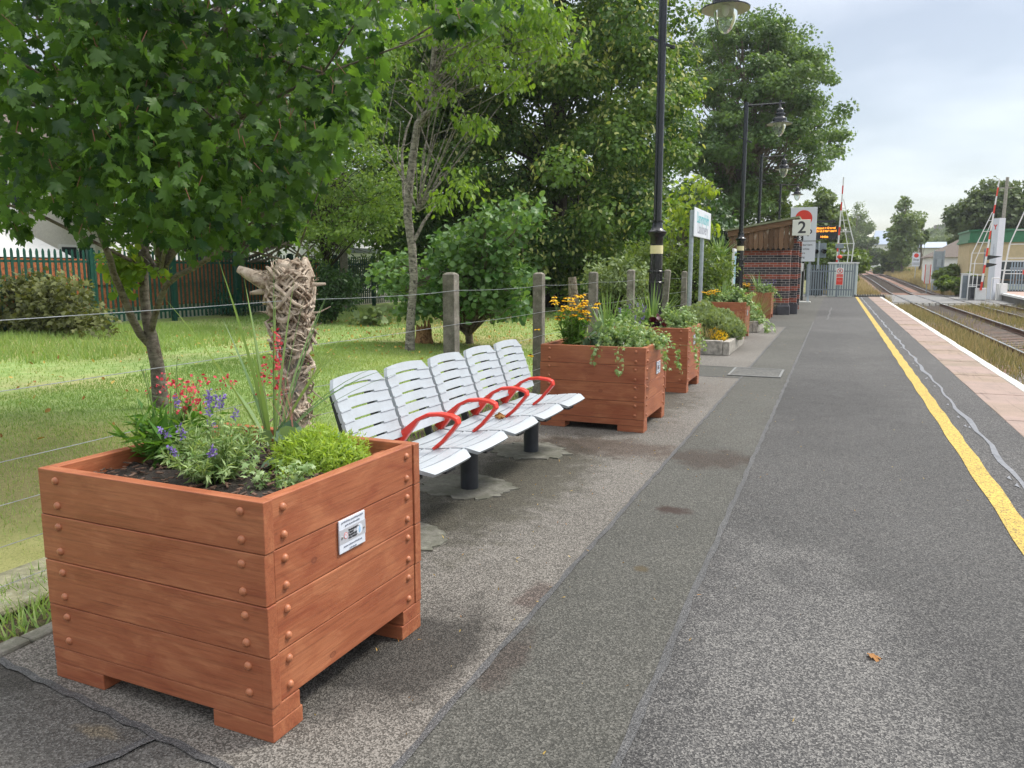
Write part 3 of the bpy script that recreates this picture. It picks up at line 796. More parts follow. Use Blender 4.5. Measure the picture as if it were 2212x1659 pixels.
# black anti-trespass mats
def mat_guard(x0, x1, y0, y1, z, label):
    mb = MB(); mb.bx(x0, x1, y0, y1, z, z+.05)
    nx = max(3, int((x1-x0)/.12)); ny = max(2, int((y1-y0)/.2))
    for i in range(nx):
        for j in range(ny):
            cx = x0+(x1-x0)*(i+.5)/nx; cy = y0+(y1-y0)*(j+.5)/ny
            mb.add([(cx-.05, cy-.07, z+.05), (cx+.05, cy-.07, z+.05), (cx+.05, cy+.07, z+.05), (cx-.05, cy+.07, z+.05), (cx, cy, z+.13)], [(0,1,4), (1,2,4), (2,3,4), (3,0,4)])
    tag(mb.build('trespass_mat', M['black_rubber']), label, 'trespass mat')
mb = MB().bx(.9, 2.5, 46.6, 48.2, -.8, -.02); tag(mb.build('platform_end', M['concrete']), kind='structure')
mat_guard(.95, 2.5, 46.7, 48.1, -.02, 'black spiked rubber trespass mat at the end of the near platform')

# ================================================================== PLANTERS
PW, PD, TH, BH, B0 = 1.02, .95, .045, .168, .118
def board_mesh(L, holes, name):
    return MB().bx(-L/2, L/2, -TH/2, TH/2, -BH/2+.0012, BH/2-.0012)
bolt_proto = None
def bolt(parent, x, y, z, axis):
    global bolt_proto
    if bolt_proto is None:
        m = MB().lathe([(.0145, 0), (.0140, .004), (.0115, .0085), (.0065, .0115), (.0004, .0125)], n=14)
        bolt_proto = m.build('bolt', M['bolt'], smooth=True); o = bolt_proto
    else:
        o = bolt_proto.copy(); COL.objects.link(o)
    o.parent = parent; o.location = (x, y, z); o.rotation_euler = axis
    return o
def make_planter(label, seed=0):
    rr = random.Random(seed)
    t = thing('wooden_planter', label, 'planter', group='square red-brown wooden planters along the platform')
    me_f = me_s = None
    for k in range(4):
        z = B0 + BH*(k+.5)
        for side in range(4):
            fr = side in (0, 2); L = PW if fr else PD - 2*TH - .004
            o = board_mesh(L, 0, 'board').build('board', M['stain'], t, bevel=.003)
            j = rr.uniform(-.002, .002)
            if side == 0: o.location = (j*2, -PD/2+TH/2 + rr.uniform(-.0015, .0015), z)
            if side == 2: o.location = (j*2, PD/2-TH/2, z); o.rotation_euler = (0, 0, math.pi)
            if side == 1: o.location = (PW/2-TH/2-.003 + rr.uniform(-.0015, .0015), j, z); o.rotation_euler = (0, 0, math.pi/2)
            if side == 3: o.location = (-PW/2+TH/2+.003, j, z); o.rotation_euler = (0, 0, -math.pi/2)
            for sx in (-1, 1):
                for sz in (-1, 1):
                    bolt(o, sx*(L/2-(.09 if fr else .05)), -TH/2+.001, sz*.045, (R(90), 0, 0))
    for sx in (-1, 1):
        for sy in (-1, 1):
            MB().bx(-.045, .045, -.045, .045, B0, B0+4*BH-.035).build('corner_post', M['stain'], t, (sx*(PW/2-TH-.048), sy*(PD/2-TH-.048), 0), bevel=.003)
            MB().bx(-.125, .125, -.075, .075, 0, .058).build('foot', M['stain'], t, (sx*(PW/2-.127), sy*(PD/2-.079), 0), bevel=.003)
    for sy in (-1, 1):
        MB().bx(-PW/2+.002, PW/2-.002, -.07, .07, .0595, B0-.001).build('base_rail', M['stain'], t, (0, sy*(PD/2-.073), 0), bevel=.003)
    hx, hy = PW/2-TH-.006, PD/2-TH-.003
    n = 22; g = MB(); vs = []
    for j in range(n):
        for i in range(n):
            vs.append((-hx+2*hx*i/(n-1), -hy+2*hy*j/(n-1), .715 + rng.normal()*.008 + .015*math.cos(2.2*(i/(n-1)-.5))*math.cos(2.2*(j/(n-1)-.5))))
    g.add(vs, [(j*n+i, j*n+i+1, (j+1)*n+i+1, (j+1)*n+i) for j in range(n-1) for i in range(n-1)])
    so = g.build('soil', M['soil'], t)
    c = MB()
    for _ in range(420):
        x, y = rng.uniform(-hx+.03, hx-.03), rng.uniform(-hy+.03, hy-.03); a = rng.uniform(0, 3.14); l = rng.uniform(.012, .035)
        d = Vector((math.cos(a), math.sin(a), rng.uniform(-.3, .3)))*l
        p = Vector((x, y, .735+rng.uniform(0, .012))); c.bar(p-d/2, p+d/2, rng.uniform(.006, .014), .004)
    c.build('bark_chips', M['chip'], so)
    return t
def plaque(parent, y, z):
    p = MB().bx(0, .006, -.080, .080, -.060, .060).build('plaque', M['plaque'], parent, (PW/2-.001, y, z), bevel=.002)
    MB().bx(.006, .0068, -.0815, .0815, -.026, .026).build('logo_band', M['plaque_grey'], p)
    for i, s in enumerate(('gwirfoddolwyr gorsaf Llanymddyfri', 'gyda chymorth a diolch')):
        text('plaque_text', s, .0095, M['ink_grey'], p, (.0072, 0, .051-.014*i), RIGHT)
    for i, s in enumerate(('station volunteers Llandovery', 'with thanks')):
        text('plaque_text', s, .0095, M['ink_grey'], p, (.0072, 0, -.038-.014*i), RIGHT)
    for i, s in enumerate(('TRAFNIDIAETH', 'CYMRU', 'TRANSPORT', 'FOR WALES')):
        text('plaque_text', s, .0095, M['ink'], p, (.0074, -.027, .0135-.0095*i), RIGHT, 'LEFT', bold=.0003)
    MB().lathe([(.0115, 0), (.0115, .001), (.0005, .001)], n=18).build('logo_ring', M['ink_red'], p, (.0068, -.043, .0)).rotation_euler = (0, R(90), 0)
    MB().lathe([(.009, 0), (.009, .0012), (.0005, .0012)], n=18).build('logo_ring', M['plaque'], p, (.0069, -.043, .0)).rotation_euler = (0, R(90), 0)
    text('plaque_text', 'T', .012, M['ink_red'], p, (.0084, -.043, .0), RIGHT)
    e = MB().lathe([(.019, 0), (.019, .001), (.0005, .001)], n=20).build('logo_roundel', M['plaque'], p, (.0068, .042, .0)); e.rotation_euler = (0, R(90), 0)
    MB().prism([(-.004, -.012), (.004, -.012), (.006, 0), (0, .014), (-.006, 0)], .0069, .0088, 'x').build('logo_drop', M['ink_blue'], p, (0, .042, 0))
    for sy in (-.066, .068):
        s = MB().lathe([(.005, 0), (.0045, .003), (.0005, .004)], n=12).build('screw', M['steel'], p, (.0066, sy, -.002), smooth=True); s.rotation_euler = (0, R(90), 0)
    return p
pl0 = make_planter('large red-brown planter nearest the camera with lavender and red flowers and a white plaque')
spare = dup(pl0)
pl0.location = (-1.572-PW/2, 1.822+PD/2, 0); pl0.location = (-2.075, 2.294, 0); pl0.rotation_euler = (0, 0, R(-1.8)); pl0.scale = (1.01, .965, 1.01)
plaque(pl0, -.014, .56)
planters = [pl0]
for (x, y, lab, pz) in ((-1.565, 6.965, 'red-brown planter right of the white seats with yellow daisies and trailing ivy', (.09, .55)),
                    (-1.615, 9.47, 'red-brown planter behind the daisy planter holding a dark maroon leafed plant', (0, .62)),
                    (-1.765, 17.38, 'red-brown planter beyond the low hebe bed with ivy hanging over its corner', (-.05, .55)),
                    (-1.79, 24.9, 'farthest red-brown planter standing against the brick shelter wall', None)):
    o = spare if len(planters) == 4 else dup(spare)
    o.location = (x-PW/2, y+PD/2, 0); o['label'] = lab; planters.append(o)
    if pz: plaque(o, *pz)

# ---- planting
def plant(name, label, cat, loc, group=None): return thing(name, label, cat, loc, 0, group)
SZ = .735
def daisy_heads(name, P, m, parent, petal=.035, n=12, up=True):
    Pn = np.repeat(P, n, 0); a = np.tile(np.linspace(0, 2*math.pi, n, endpoint=False), len(P)) + np.repeat(rng.uniform(0, 1, len(P)), n)
    tilt = np.repeat(rng.normal(size=(len(P), 3))*.3, n, 0)
    o_ = nrm(np.stack([np.cos(a), np.sin(a), a*0-.12], 1) + tilt*.5)
    return leaves(name, Pn, petal, T_LANCE if petal < .02 else T_OVAL, m, parent, o_, .05, 1., .12, outw=1.)
def centres(P, r, parent):
    mb = MB()
    for p in P: mb.lathe([(.0005, -.3*r), (r, 0), (r*.8, r*.8), (.0005, r*1.1)], p, 7)
    mb.build('flower_centre', M['cone'], parent, smooth=True)

def lavender(loc, label, n=55, L=.24, flowers=16):
    t = plant('lavender', label, 'lavender', loc)
    ln = sprigs((0, 0, 0), n, L, .95, .07, .25)
    stems('stems', ln, .0022, M['stem'], t)
    P, O = along(ln, 40, .004, .12, 1.); leaves('foliage', P, .036, T_LANCE, M['lav'], t, O, .0, .5, .35, outw=1.)
    if flowers:
        fl = sprigs((0, 0, 0), flowers, L*1.35, .7, .06, .15); stems('flower_stems', fl, .0016, M['stem'], t)
        mp = []
        for l in fl:
            A = np.array(l); tip = A[-1]; d = A[-1]-A[-2]; d /= np.linalg.norm(d)
            for k in range(34): mp.append(tip - d*rng.uniform(-.012, .032) + rng.normal(size=3)*.0055)
        leaves('flowers', np.array(mp), .013, T_OVAL, M['purple'], t, None, 0, .3, .8)
    return t
def strap(loc, label, n=26, L=.75, wd=.02, lean=(.05, .9), droop=.5, name='cordyline'):
    t = plant(name, label, 'cordyline', loc); blades('leaves', M['strap'], t, (0, 0, 0), n, L, wd, lean, droop, .03, 9); return t
def ivy(loc, label, n=14, L=.3, trail=0, per=16, size=.035, az=None, mat='ivy', flowers=0):
    t = plant('trailing_ivy', label, 'ivy', loc)
    ln = sprigs((0, 0, 0), n, L, 1.25, .08, .35)
    for k in range(trail):
        a = rng.uniform(*(az or (0, 6.28))); h = np.array([math.cos(a), math.sin(a), 0]); p = np.array([0, 0, .05]) + h*.05; pts = [p]
        dist = rng.uniform(.10, .2)
        for q in range(3): p = p + h*dist/3*2.2 + np.array([0, 0, -.005]) + rng.normal(size=3)*.01; pts.append(p)
        for q in range(5): p = p + h*.012 + np.array([0, 0, -.045]) + rng.normal(size=3)*.010; pts.append(p)
        ln.append(pts)
    stems('stems', ln, .0022, M['stem'], t)
    P, O = along(ln, per, .018, .1, 1.); leaves('foliage', P, size, T_IVY, M[mat], t, O, .35, .8, .5)
    if flowers:
        q = P[rng.choice(len(P), flowers)] + np.array([0, 0, .02]); leaves('flowers', np.repeat(q, 4, 0), .014, T_ROUND, M['white_fl'], t, None, 0, .6, .8)
    return t
def mound(loc, label, rad, n, size, tm, mat, name, cat, droop=-.2, shell=.4, jit=.5, nst=30):
    t = plant(name, label, cat, loc)
    d = nrm(rng.normal(size=(n, 3))); d[:, 2] = np.abs(d[:, 2])
    lump = 1 + .13*np.sin(d[:, 0]*7+1)*np.cos(d[:, 1]*6) + .08*np.sin(d[:, 2]*9+d[:, 0]*5)
    r = rng.uniform(0, 1, n)**shell*lump
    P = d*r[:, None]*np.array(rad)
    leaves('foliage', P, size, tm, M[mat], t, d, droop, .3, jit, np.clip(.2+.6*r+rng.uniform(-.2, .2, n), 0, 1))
    stems('stems', [[(0, 0, 0), tuple(np.array(rad)*q*.45), tuple(np.array(rad)*q*.85)] for q in nrm(np.abs(rng.normal(size=(nst, 3)))*np.array([1, 1, 1])*np.sign(np.concatenate([rng.normal(size=(nst, 2)), np.ones((nst, 1))], 1)))], .003, M['stem'], t)
    return t
def rudbeckia(loc, label, n=34, L=.36, lean=.42, petal=.036):
    t = plant('yellow_coneflower', label, 'yellow daisies', loc)
    ln = sprigs((0, 0, 0), n, L, lean, .10, .1); stems('stems', ln, .0028, M['stem'], t)
    P, O = along(ln, 10, .01, .02, .75); leaves('foliage', P, .085, T_LANCE, M['green'], t, O, .0, .5, .35, outw=1.)
    tips = np.array([l[-1] for l in ln]); daisy_heads('petals', tips, M['yellow'], t, petal); centres(tips, petal*.3, t); return t

# near planter (centre -2.08, 2.30)
lavender((-2.06, 2.14, SZ), 'bushy grey-green lavender with purple spikes in the middle of the nearest planter', 72, .225, 11)
t = plant('coral_flower', 'leafy clump with small coral red flowers at the left of the nearest planter', 'coral flower', (-2.43, 2.28, SZ))
ln = sprigs((0, 0, 0), 46, .21, .75, .06, .35); P, O = along(ln, 13, .008, .05, 1.); leaves('foliage', P, .085, T_LANCE, M['green'], t, O, .0, .5, .3, outw=1.); stems('stems', ln, .002, M['stem'], t)
ln = sprigs((0, 0, 0), 14, .40, .22, .06, .1); stems('tall_stems', ln, .0030, M['stem'], t)
fl = [[(.05, .02, .1), (.07, .03, .2), (.09+rng.normal()*.05, .05+rng.normal()*.05, .27+rng.normal()*.03)] for _ in range(9)]; stems('flower_stems', fl, .0014, M['redstem'], t)
P = np.concatenate([np.array(l[-1]) + rng.normal(size=(22, 3))*np.array([.022, .022, .018]) for l in fl]); leaves('flowers', P, .013, T_ROUND, M['coral'], t, None, 0, .4, .8)
strap((-2.18, 2.60, SZ), 'tall spiky strap leaved cordyline at the back of the nearest planter', 22, .76, .017, (.03, 1.15), .5)
t = plant('heuchera', 'grey-green heuchera with tall coral red flower spikes behind the lavender', 'heuchera', (-1.98, 2.50, SZ))
P = rng.normal(size=(26, 3))*np.array([.07, .06, .02]) + np.array([0, 0, .06]); leaves('foliage', P, .075, T_ROUND, M['heuch'], t, nrm(P+np.array([0, 0, .05])), .1, 1.2, .4)
fl = []
for p in ((600, 735), (597, 775), (575, 805), (601, 800), (563, 835), (604, 845)):
    q = W(p[0], p[1], 2.62) - np.array([-1.98, 2.50, SZ]); fl.append([np.zeros(3), q*.5 + np.array([.02, 0, .02]), q])
stems('flower_stems', fl, .0014, M['redstem'], t)
P = np.concatenate([np.array(l[-1]) + rng.normal(size=(26, 3))*np.array([.010, .010, .028]) for l in fl]); leaves('flowers', P, .014, T_ROUND, M['coral'], t, None, 0, .4, .8)
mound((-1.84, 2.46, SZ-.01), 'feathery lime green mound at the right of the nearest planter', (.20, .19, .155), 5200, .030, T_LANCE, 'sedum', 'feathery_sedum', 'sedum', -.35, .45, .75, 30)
ivy((-1.80, 2.16, SZ), 'small variegated ivy at the front right corner of the nearest planter', 12, .11, 0, 16, .024, flowers=0)
ivy((-1.72, 2.36, SZ), 'sparse pale ivy sprig beside the lime green mound', 4, .11, 0, 5, .036)

# second planter (centre -2.075, 7.44)
rudbeckia((-2.36, 7.28, SZ), 'tall yellow daisies at the left of the second planter', 52, .47, .42, .040)
strap((-2.10, 7.62, SZ), 'spiky green cordyline at the back of the second planter', 30, .60, .024, (.05, .9), .25)
ivy((-1.86, 7.26, SZ), 'dense light green ivy spilling over the front of the second planter', 60, .30, 2, 30, .034, (-2.2, -1.2), flowers=5)
ivy((-1.68, 7.46, SZ), 'ivy trailing over the right corner of the second planter', 34, .24, 4, 30, .036, (-.9, .7), flowers=3)
mound((-2.12, 7.2, SZ), 'broad grey-green leaves at the front of the second planter', (.16, .12, .2), 60, .10, T_ROUND, 'heuch', 'broad_leaf_plant', 'leafy plant', .3, .5, .5, 10)
lavender((-1.95, 7.72, SZ), 'lavender with pale violet flowers at the back of the second planter', 46, .28, 8)
t = plant('drooping_daisy', 'single yellow daisy hanging out over the left side of the second planter', 'daisy', (-2.5, 7.1, SZ))
ln = [[(0, 0, 0), (-.12, -.05, .02), (-.2, -.1, -.06)], [(0, 0, 0), (-.07, -.05, .12), (-.13, -.1, .19)]]; stems('stem', ln, .0025, M['stem'], t); tp = np.array([l[-1] for l in ln]); daisy_heads('petals', tp, M['yellow'], t, .036); centres(tp, .012, t)
# third planter (centre -2.125, 9.95)
strap((-2.16, 9.95, SZ), 'spiky fan of cordyline leaves in the third planter', 36, .62, .022, (.1, 1.0), .1)
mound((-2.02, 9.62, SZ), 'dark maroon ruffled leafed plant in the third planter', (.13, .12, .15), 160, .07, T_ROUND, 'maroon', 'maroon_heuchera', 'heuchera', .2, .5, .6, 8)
ivy((-1.84, 9.8, SZ), 'pale ivy heaped over the third planter', 70, .32, 5, 30, .036, (-.7, .9), flowers=6)
ivy((-2.4, 9.9, SZ), 'leafy trailing plant at the left of the third planter', 40, .3, 0, 26, .038, mat='green')
lavender((-2.3, 9.75, SZ), 'lavender clump at the back of the third planter', 30, .3, 5)
# fourth
rudbeckia((-2.52, 17.75, SZ), 'yellow daisies at the left of the fourth planter', 34, .30, .5, .045)
strap((-2.30, 17.9, SZ), 'spiky cordyline in the fourth planter', 26, .62, .026, (.2, 1.1), .2)
ivy((-1.95, 17.8, SZ), 'pale ivy spilling over the right corner of the fourth planter', 50, .38, 6, 20, .07, (-1.2, .6), flowers=6)
ivy((-2.4, 17.6, SZ), 'low leafy edging in the fourth planter', 30, .22, 0, 16, .06, mat='lav')
# fifth
rudbeckia((-2.58, 25.2, SZ), 'yellow daisies at the left of the farthest planter', 30, .32, .5, .05)
strap((-2.2, 25.35, SZ), 'upright spiky cordyline in the farthest planter', 24, .72, .03, (.05, .6), .4)
ivy((-2.0, 25.2, SZ), 'purple flowered trailing plant in the farthest planter', 34, .34, 2, 16, .07, (-1, .6))
lavender((-1.92, 25.2, SZ), 'purple flowers at the right of the farthest planter', 30, .32, 16)

# ---- low beds made of old sleepers
def sleeper_bed(x0, x1, y0, y1, h, label):
    t = thing('sleeper_bed', label, 'raised bed', (x1, y0, 0))
    for nm, b in (('front_beam', (x0, x1-.12, y0, y0+.12)), ('back_beam', (x0, x1-.12, y1-.12, y1)), ('side_beam', (x1-.115, x1, y0, y1)), ('side_beam', (x0, x0+.12, y0+.125, y1-.125))):
        o = MB().bx(b[0]-x1, b[1]-x1, b[2]-y0, b[3]-y0, 0, h*rng.uniform(.94, 1.05)).build(nm, M['grey_wood'], t, bevel=.012)
    MB().bx(x0+.12-x1, -.12, .125, y1-y0-.125, 0, h-.04).build('soil', M['soil'], t)
    return t
sleeper_bed(-2.9, -1.66, 13.95, 16.35, .25, 'low bed of weathered grey sleepers holding a rounded shrub')
sleeper_bed(-2.9, -1.66, 19.3, 21.4, .27, 'low grey sleeper bed with reddish grasses behind the fourth planter')
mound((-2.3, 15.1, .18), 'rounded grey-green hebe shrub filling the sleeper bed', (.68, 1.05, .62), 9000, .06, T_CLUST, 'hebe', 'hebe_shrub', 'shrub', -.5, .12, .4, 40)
mound((-1.95, 14.35, .2), 'small plant with bright yellow tips at the corner of the sleeper bed', (.2, .2, .25), 500, .06, T_LANCE, 'yellow', 'golden_heather', 'heather', -.6, .4, .5, 10)
t = plant('dry_tuft', 'brown grassy tuft at the front of the hebe bed', 'grass tuft', (-2.15, 14.25, .2)); blades('leaves', M['dry'], t, (0, 0, 0), 90, .34, .012, (.1, 1.1), .4, .12)
t = plant('wispy_grass', 'wispy reddish grass at the right edge of the hebe bed', 'grass tuft', (-1.8, 15.6, .2)); blades('leaves', M['dry'], t, (0, 0, 0), 110, .5, .008, (.1, 1.), .4, .25)
mound((-1.85, 15.7, .2), 'fine leaved green shrub beside the wispy grass', (.3, .5, .38), 1600, .05, T_LANCE, 'hebe', 'fine_leaved_shrub', 'shrub', -.4, .4, .6, 20)
t = plant('reed_grass', 'green and red tinted grass in the second sleeper bed', 'grass clump', (-1.95, 20.1, .2)); blades('leaves', M['weed'], t, (0, 0, 0), 260, .75, .014, (.1, .9), .5, .35); blades('seed_heads', M['dry'], t, (0, 0, 0), 120, .95, .010, (.1, .8), .4, .35)
ivy((-1.75, 19.5, .2), 'ivy hanging over the end of the second sleeper bed', 24, .3, 4, 14, .07, (-1.5, .5))

# ================================================================== BENCH
bench = thing('seating_bench', 'row of five white slatted plastic seats with red armrests on dark posts', 'bench', (-2.28, 4.87, 0))
BX, BY = -2.28, 4.87
def shell(prof, hw, nslat, gap, th, arch, bow, name, m, parent, y, round_front=0.):
    """one moulded seat part: slats across, slots between, solid ends"""
    prof = np.array(prof, float); seg = np.linalg.norm(np.diff(prof, axis=0), axis=1); cum = np.concatenate([[0], np.cumsum(seg)]); Lp = cum[-1]
    def at(s):
        s = max(0, min(Lp, s)); i = min(int(np.searchsorted(cum, s, 'right'))-1, len(prof)-2); f = (s-cum[i])/seg[i]; p = prof[i]+(prof[i+1]-prof[i])*f
        a = at_t(s-.02); b = at_t(s+.02); d = b-a; d /= np.linalg.norm(d); return p, np.array([-d[1], d[0]])
    def at_t(s):
        s = max(0, min(Lp, s)); i = min(int(np.searchsorted(cum, s, 'right'))-1, len(prof)-2); f = (s-cum[i])/seg[i]; return prof[i]+(prof[i+1]-prof[i])*f
    mb = MB(); sl = (Lp - gap*(nslat-1))/nslat; NY = 12
    def patch(s0, s1, y0, y1, dn, ny, first=False, last=False):
        ss = np.linspace(s0, s1, 3); yy = np.linspace(y0, y1, ny+1); top = []; bot = []
        for s in ss:
            for v in yy:
                u = v/hw; w_ = s/Lp
                se = s
                e = 0.
                if last or first:
                    cr_ = .055; k = abs(v) - (hw-cr_)
                    e = cr_ - math.sqrt(max(0, cr_*cr_-k*k)) if k > 0 else 0
                if last: se = min(s, Lp - e*(1 if s > s0+.001 else 0)) if s > s0+.001 else s
                p, nn = at(se); zz_ = arch*(1-u*u)*max(0, w_*1.3-.3); d_ = bow*(u*u) - dn
                q = p + nn*d_; top.append((q[0], v, q[1]+zz_)); q2 = p + nn*(d_-th); bot.append((q2[0], v, q2[1]+zz_))
        n_ = ny+1; b = len(top); fs = []
        for i in range(2):
            for j in range(ny):
                a = i*n_+j; fs.append((a, a+1, a+n_+1, a+n_)); fs.append((b+a, b+a+n_, b+a+n_+1, b+a+1))
        for j in range(ny): fs.append((j, b+j, b+j+1, j+1)); a = 2*n_+j; fs.append((a, a+1, b+a+1, b+a))
        for i in range(2): a = i*n_; fs.append((a, a+n_, b+a+n_, b+a)); a = i*n_+ny; fs.append((a, b+a, b+a+n_, a+n_))
        mb.add(top+bot, fs)
    for k in range(nslat):
        s0 = k*(sl+gap); patch(s0, s0+sl, -hw, hw, 0, NY, False, k == nslat-1)
        if k < nslat-1:
            patch(s0+sl, s0+sl+gap, -hw, -hw*.52, .006, 4); patch(s0+sl, s0+sl+gap, hw*.52, hw, .006, 4)
    o = mb.build(name, m, parent, (0, y, 0), smooth=True); return o
backp = [(-2.435, .475), (-2.462, .55), (-2.50, .66), (-2.545, .78), (-2.58, .875)]
seatp = [(-2.43, .415), (-2.33, .405), (-2.2, .412), (-2.06, .432), (-1.98, .437), (-1.935, .428), (-1.915, .412)]
backp = [(x-BX, z) for x, z in backp]; seatp = [(x-BX, z) for x, z in seatp]
seat0 = back0 = None
for i in range(5):
    yc = 3.5 + .56*i + .275 - BY
    if i == 0:
        back0 = shell(backp[::1], .262, 7, .011, .024, .022, -.028, 'backrest', M['plastic'], bench, yc)
        seat0 = shell(seatp, .266, 6, .012, .022, .0, .012, 'seat', M['plastic'], bench, yc)
    else:
        for q in (back0, seat0):
            c = q.copy(); COL.objects.link(c); c.location = (0, yc, 0)
    for sy in (-.17, .17):
        MB().bar((-.17, yc+sy, .37), (-.205, yc+sy, .5), .05, .02, 0, (0, 1, 0)).bar((-.205, yc+sy, .5), (-.30, yc+sy, .80), .045, .018, 0, (0, 1, 0)).build('back_bracket', M['dark_metal'], bench)
    MB().bx(-.13, .25, yc-.2, yc-.14, .365, .39).bx(-.13, .25, yc+.14, yc+.2, .365, .39).bx(.20, .27, yc+.10, yc+.22, .33, .395).build('seat_bracket', M['dark_metal'], bench, bevel=.005)
MB().bx(-.06, .06, -1.42, 1.42, .285, .365).build('beam', M['dark_metal'], bench, bevel=.006)
for y in (3.52, 4.70, 5.88):
    MB().lathe([(.0, 0), (.062, 0), (.062, .30), (.07, .30), (.07, .33), (.0, .33)], (.02, y-BY, 0), 24).build('leg', M['dark_metal'], bench, smooth=True)
armp = [(-2.45, .43), (-2.40, .49), (-2.29, .60), (-2.22, .634), (-2.14, .643), (-2.06, .636), (-2.026, .622), (-2.02, .598), (-2.05, .56), (-2.12, .48), (-2.185, .425)]
arm0 = None
for i in range(4):
    y = 4.055 + .56*i - BY
    if arm0 is None:
        mb = MB(); P = [np.array([x-BX, 0, z]) for x, z in armp]
        vs = []; fs = []
        for k, p in enumerate(P):
            d = P[min(k+1, len(P)-1)] - P[max(k-1, 0)]; d /= np.linalg.norm(d); nn = np.array([-d[2], 0, d[0]]); hw = .028 if 2 < k < 8 else .022; th = .011 if k > 1 else .03
            for sx, sy in ((-1, -1), (1, -1), (1, 1), (-1, 1)): vs.append(p + nn*th*sy + np.array([0, hw*sx, 0]))
        for k in range(len(P)-1):
            for j in range(4): fs.append((4*k+j, 4*k+(j+1) % 4, 4*k+4+(j+1) % 4, 4*k+4+j))
        fs += [(3, 2, 1, 0), tuple(4*(len(P)-1)+j for j in range(4))]
        mb.add(vs, fs); mb.bar((-.18, 0, .36), (-.11, 0, .52), .03, .05, 0, (0, 1, 0))
        arm0 = mb.build('armrest', M['red'], bench, (0, y, 0), smooth=True, bevel=.006)
    else:
        c = arm0.copy(); COL.objects.link(c); c.location = (0, y, 0)
tag(leaves('fallen_leaf', np.array([[-2.22, 5.12, .445], [-2.20, 5.15, .447], [-2.24, 5.14, .45]]), .07, T_MAPLE, M['litter'], None, None, 0, .8, .4, rnd=np.zeros(3)), 'curled brown leaf lying on a white seat', 'fallen leaf')
tag(leaves('fallen_leaf', np.array([[.20, 3.16, .014]]), .085, T_MAPLE, M['litter'], None, np.array([[.9, .2, 0]]), 0, 3., .04, rnd=np.zeros(1)), 'reddish brown maple leaf alone on the dark platform asphalt', 'fallen leaf')
def pad(px, py, rx, ry, label, seed):
    rr = np.random.default_rng(seed); n = 44
    poly = [(px+rx*math.cos(a)*(1+rr.normal()*.09), py+ry*math.sin(a)*(1+rr.normal()*.09)) for a in np.linspace(0, 2*math.pi, n, endpoint=False)]
    tag(MB().prism(poly, -.02, .009).build('concrete_pad', M['pad']), label, 'concrete pad', 'concrete pads under the seat posts')
pad(-2.24, 3.62, .31, .30, 'rough concrete pad beside the nearest planter under the first seat post', 1); pad(-2.30, 4.72, .33, .30, 'rough lichened concrete pad under the middle seat post', 2); pad(-2.28, 5.90, .32, .30, 'rough concrete pad under the far seat post', 3)

# ================================================================== WIRE FENCE
wf = thing('wire_fence', 'low fence of concrete posts and plain wires along the lawn', 'fence', (-3.25, 8, 0))
FX = -3.25
def cpost(y, h, tilt=0., round_=False):
    m = MB(); m.bx(-.06, .06, -.055, .055, -.3, h-.02); m.add([(-.06, -.055, h-.02), (.06, -.055, h-.02), (.06, .055, h-.02), (-.06, .055, h-.02), (-.03, -.03, h), (.03, -.03, h), (.03, .03, h), (-.03, .03, h)], [(4,5,6,7), (0,1,5,4), (1,2,6,5), (2,3,7,6), (3,0,4,7)])
    o = m.build('post', M['concrete'], wf, (0, y-8, 0), bevel=.008); o.rotation_euler = (0, tilt, 0); return o
for y, h, tl in ((-.4, 1.45, 0), (4.12, 1.3, 0), (6.4, 1.47, 0), (8.7, 1.46, 0), (10.95, 1.46, 0), (13.2, 1.49, .0), (15.9, 1.49, .06), (18.3, 1.45, 0)): cpost(y, h, tl)
for z, sg in ((1.31, .03), (1.0, .02), (.72, .03), (.53, .02), (.34, .01), (.17, .0)):
    pts = []
    for a, b in ((-.4, 4.12), (4.12, 6.4), (6.4, 8.7), (8.7, 10.95), (10.95, 13.2), (13.2, 15.9), (15.9, 18.3)):
        for k in range(5):
            t_ = k/5; pts.append((.064, a+(b-a)*t_-8, z - sg*4*t_*(1-t_)*.5 + .006*math.sin(a*3+z*9)))
    pts.append((.064, 10.3, z)); MB().tube(pts, .0019, 5).build('wire', M['wire'], wf, fix=False)
# twisted root sculpture round the first fence post
rs = thing('root_sculpture', 'bird headed sculpture of twisted dry roots wrapped round a fence post', 'sculpture', (FX, 4.12, 0))
mb = MB()
def rtube(pts, r0, r1, n=6): mb.tube(pts, np.linspace(r0, r1, len(pts)), n)
for i in range(330):
    z = rng.uniform(.02, 1.18); 
    if .86 < z < .96 and rng.uniform() < .75: continue
    a = rng.uniform(0, 6.28); rr_ = .078 + .03*math.sin(z*7) + rng.uniform(-.01, .022); turn = rng.uniform(.5, 2.4)*rng.choice([-1, 1]); up = rng.uniform(-.22, .22); r0 = rng.uniform(.004, .010) if i % 3 else rng.uniform(.010, .024); pts = []
    for k in range(7):
        t_ = k/6; q = rr_ + .02*math.sin(t_*7+i) + (.03*t_ if i % 4 == 0 else 0); pts.append((q*math.cos(a+turn*t_)+rng.normal()*.006, q*math.sin(a+turn*t_)+rng.normal()*.006, max(.0, z+up*t_+.02*math.sin(t_*9+i*2)+rng.normal()*.006)))
    rtube(pts, r0, r0*rng.uniform(.3, .8))
mb.tube([(0, 0, 0), (.01, 0, .3), (-.01, .01, .6), (.0, 0, .84)], [.10, .10, .085, .075], 9); mb.tube([(0, 0, .97), (.0, 0, 1.1), (.0, 0, 1.22)], [.08, .085, .08], 9)
mb.build('wrapped_roots', M['root'], rs, smooth=True, fix=False)
mb = MB()
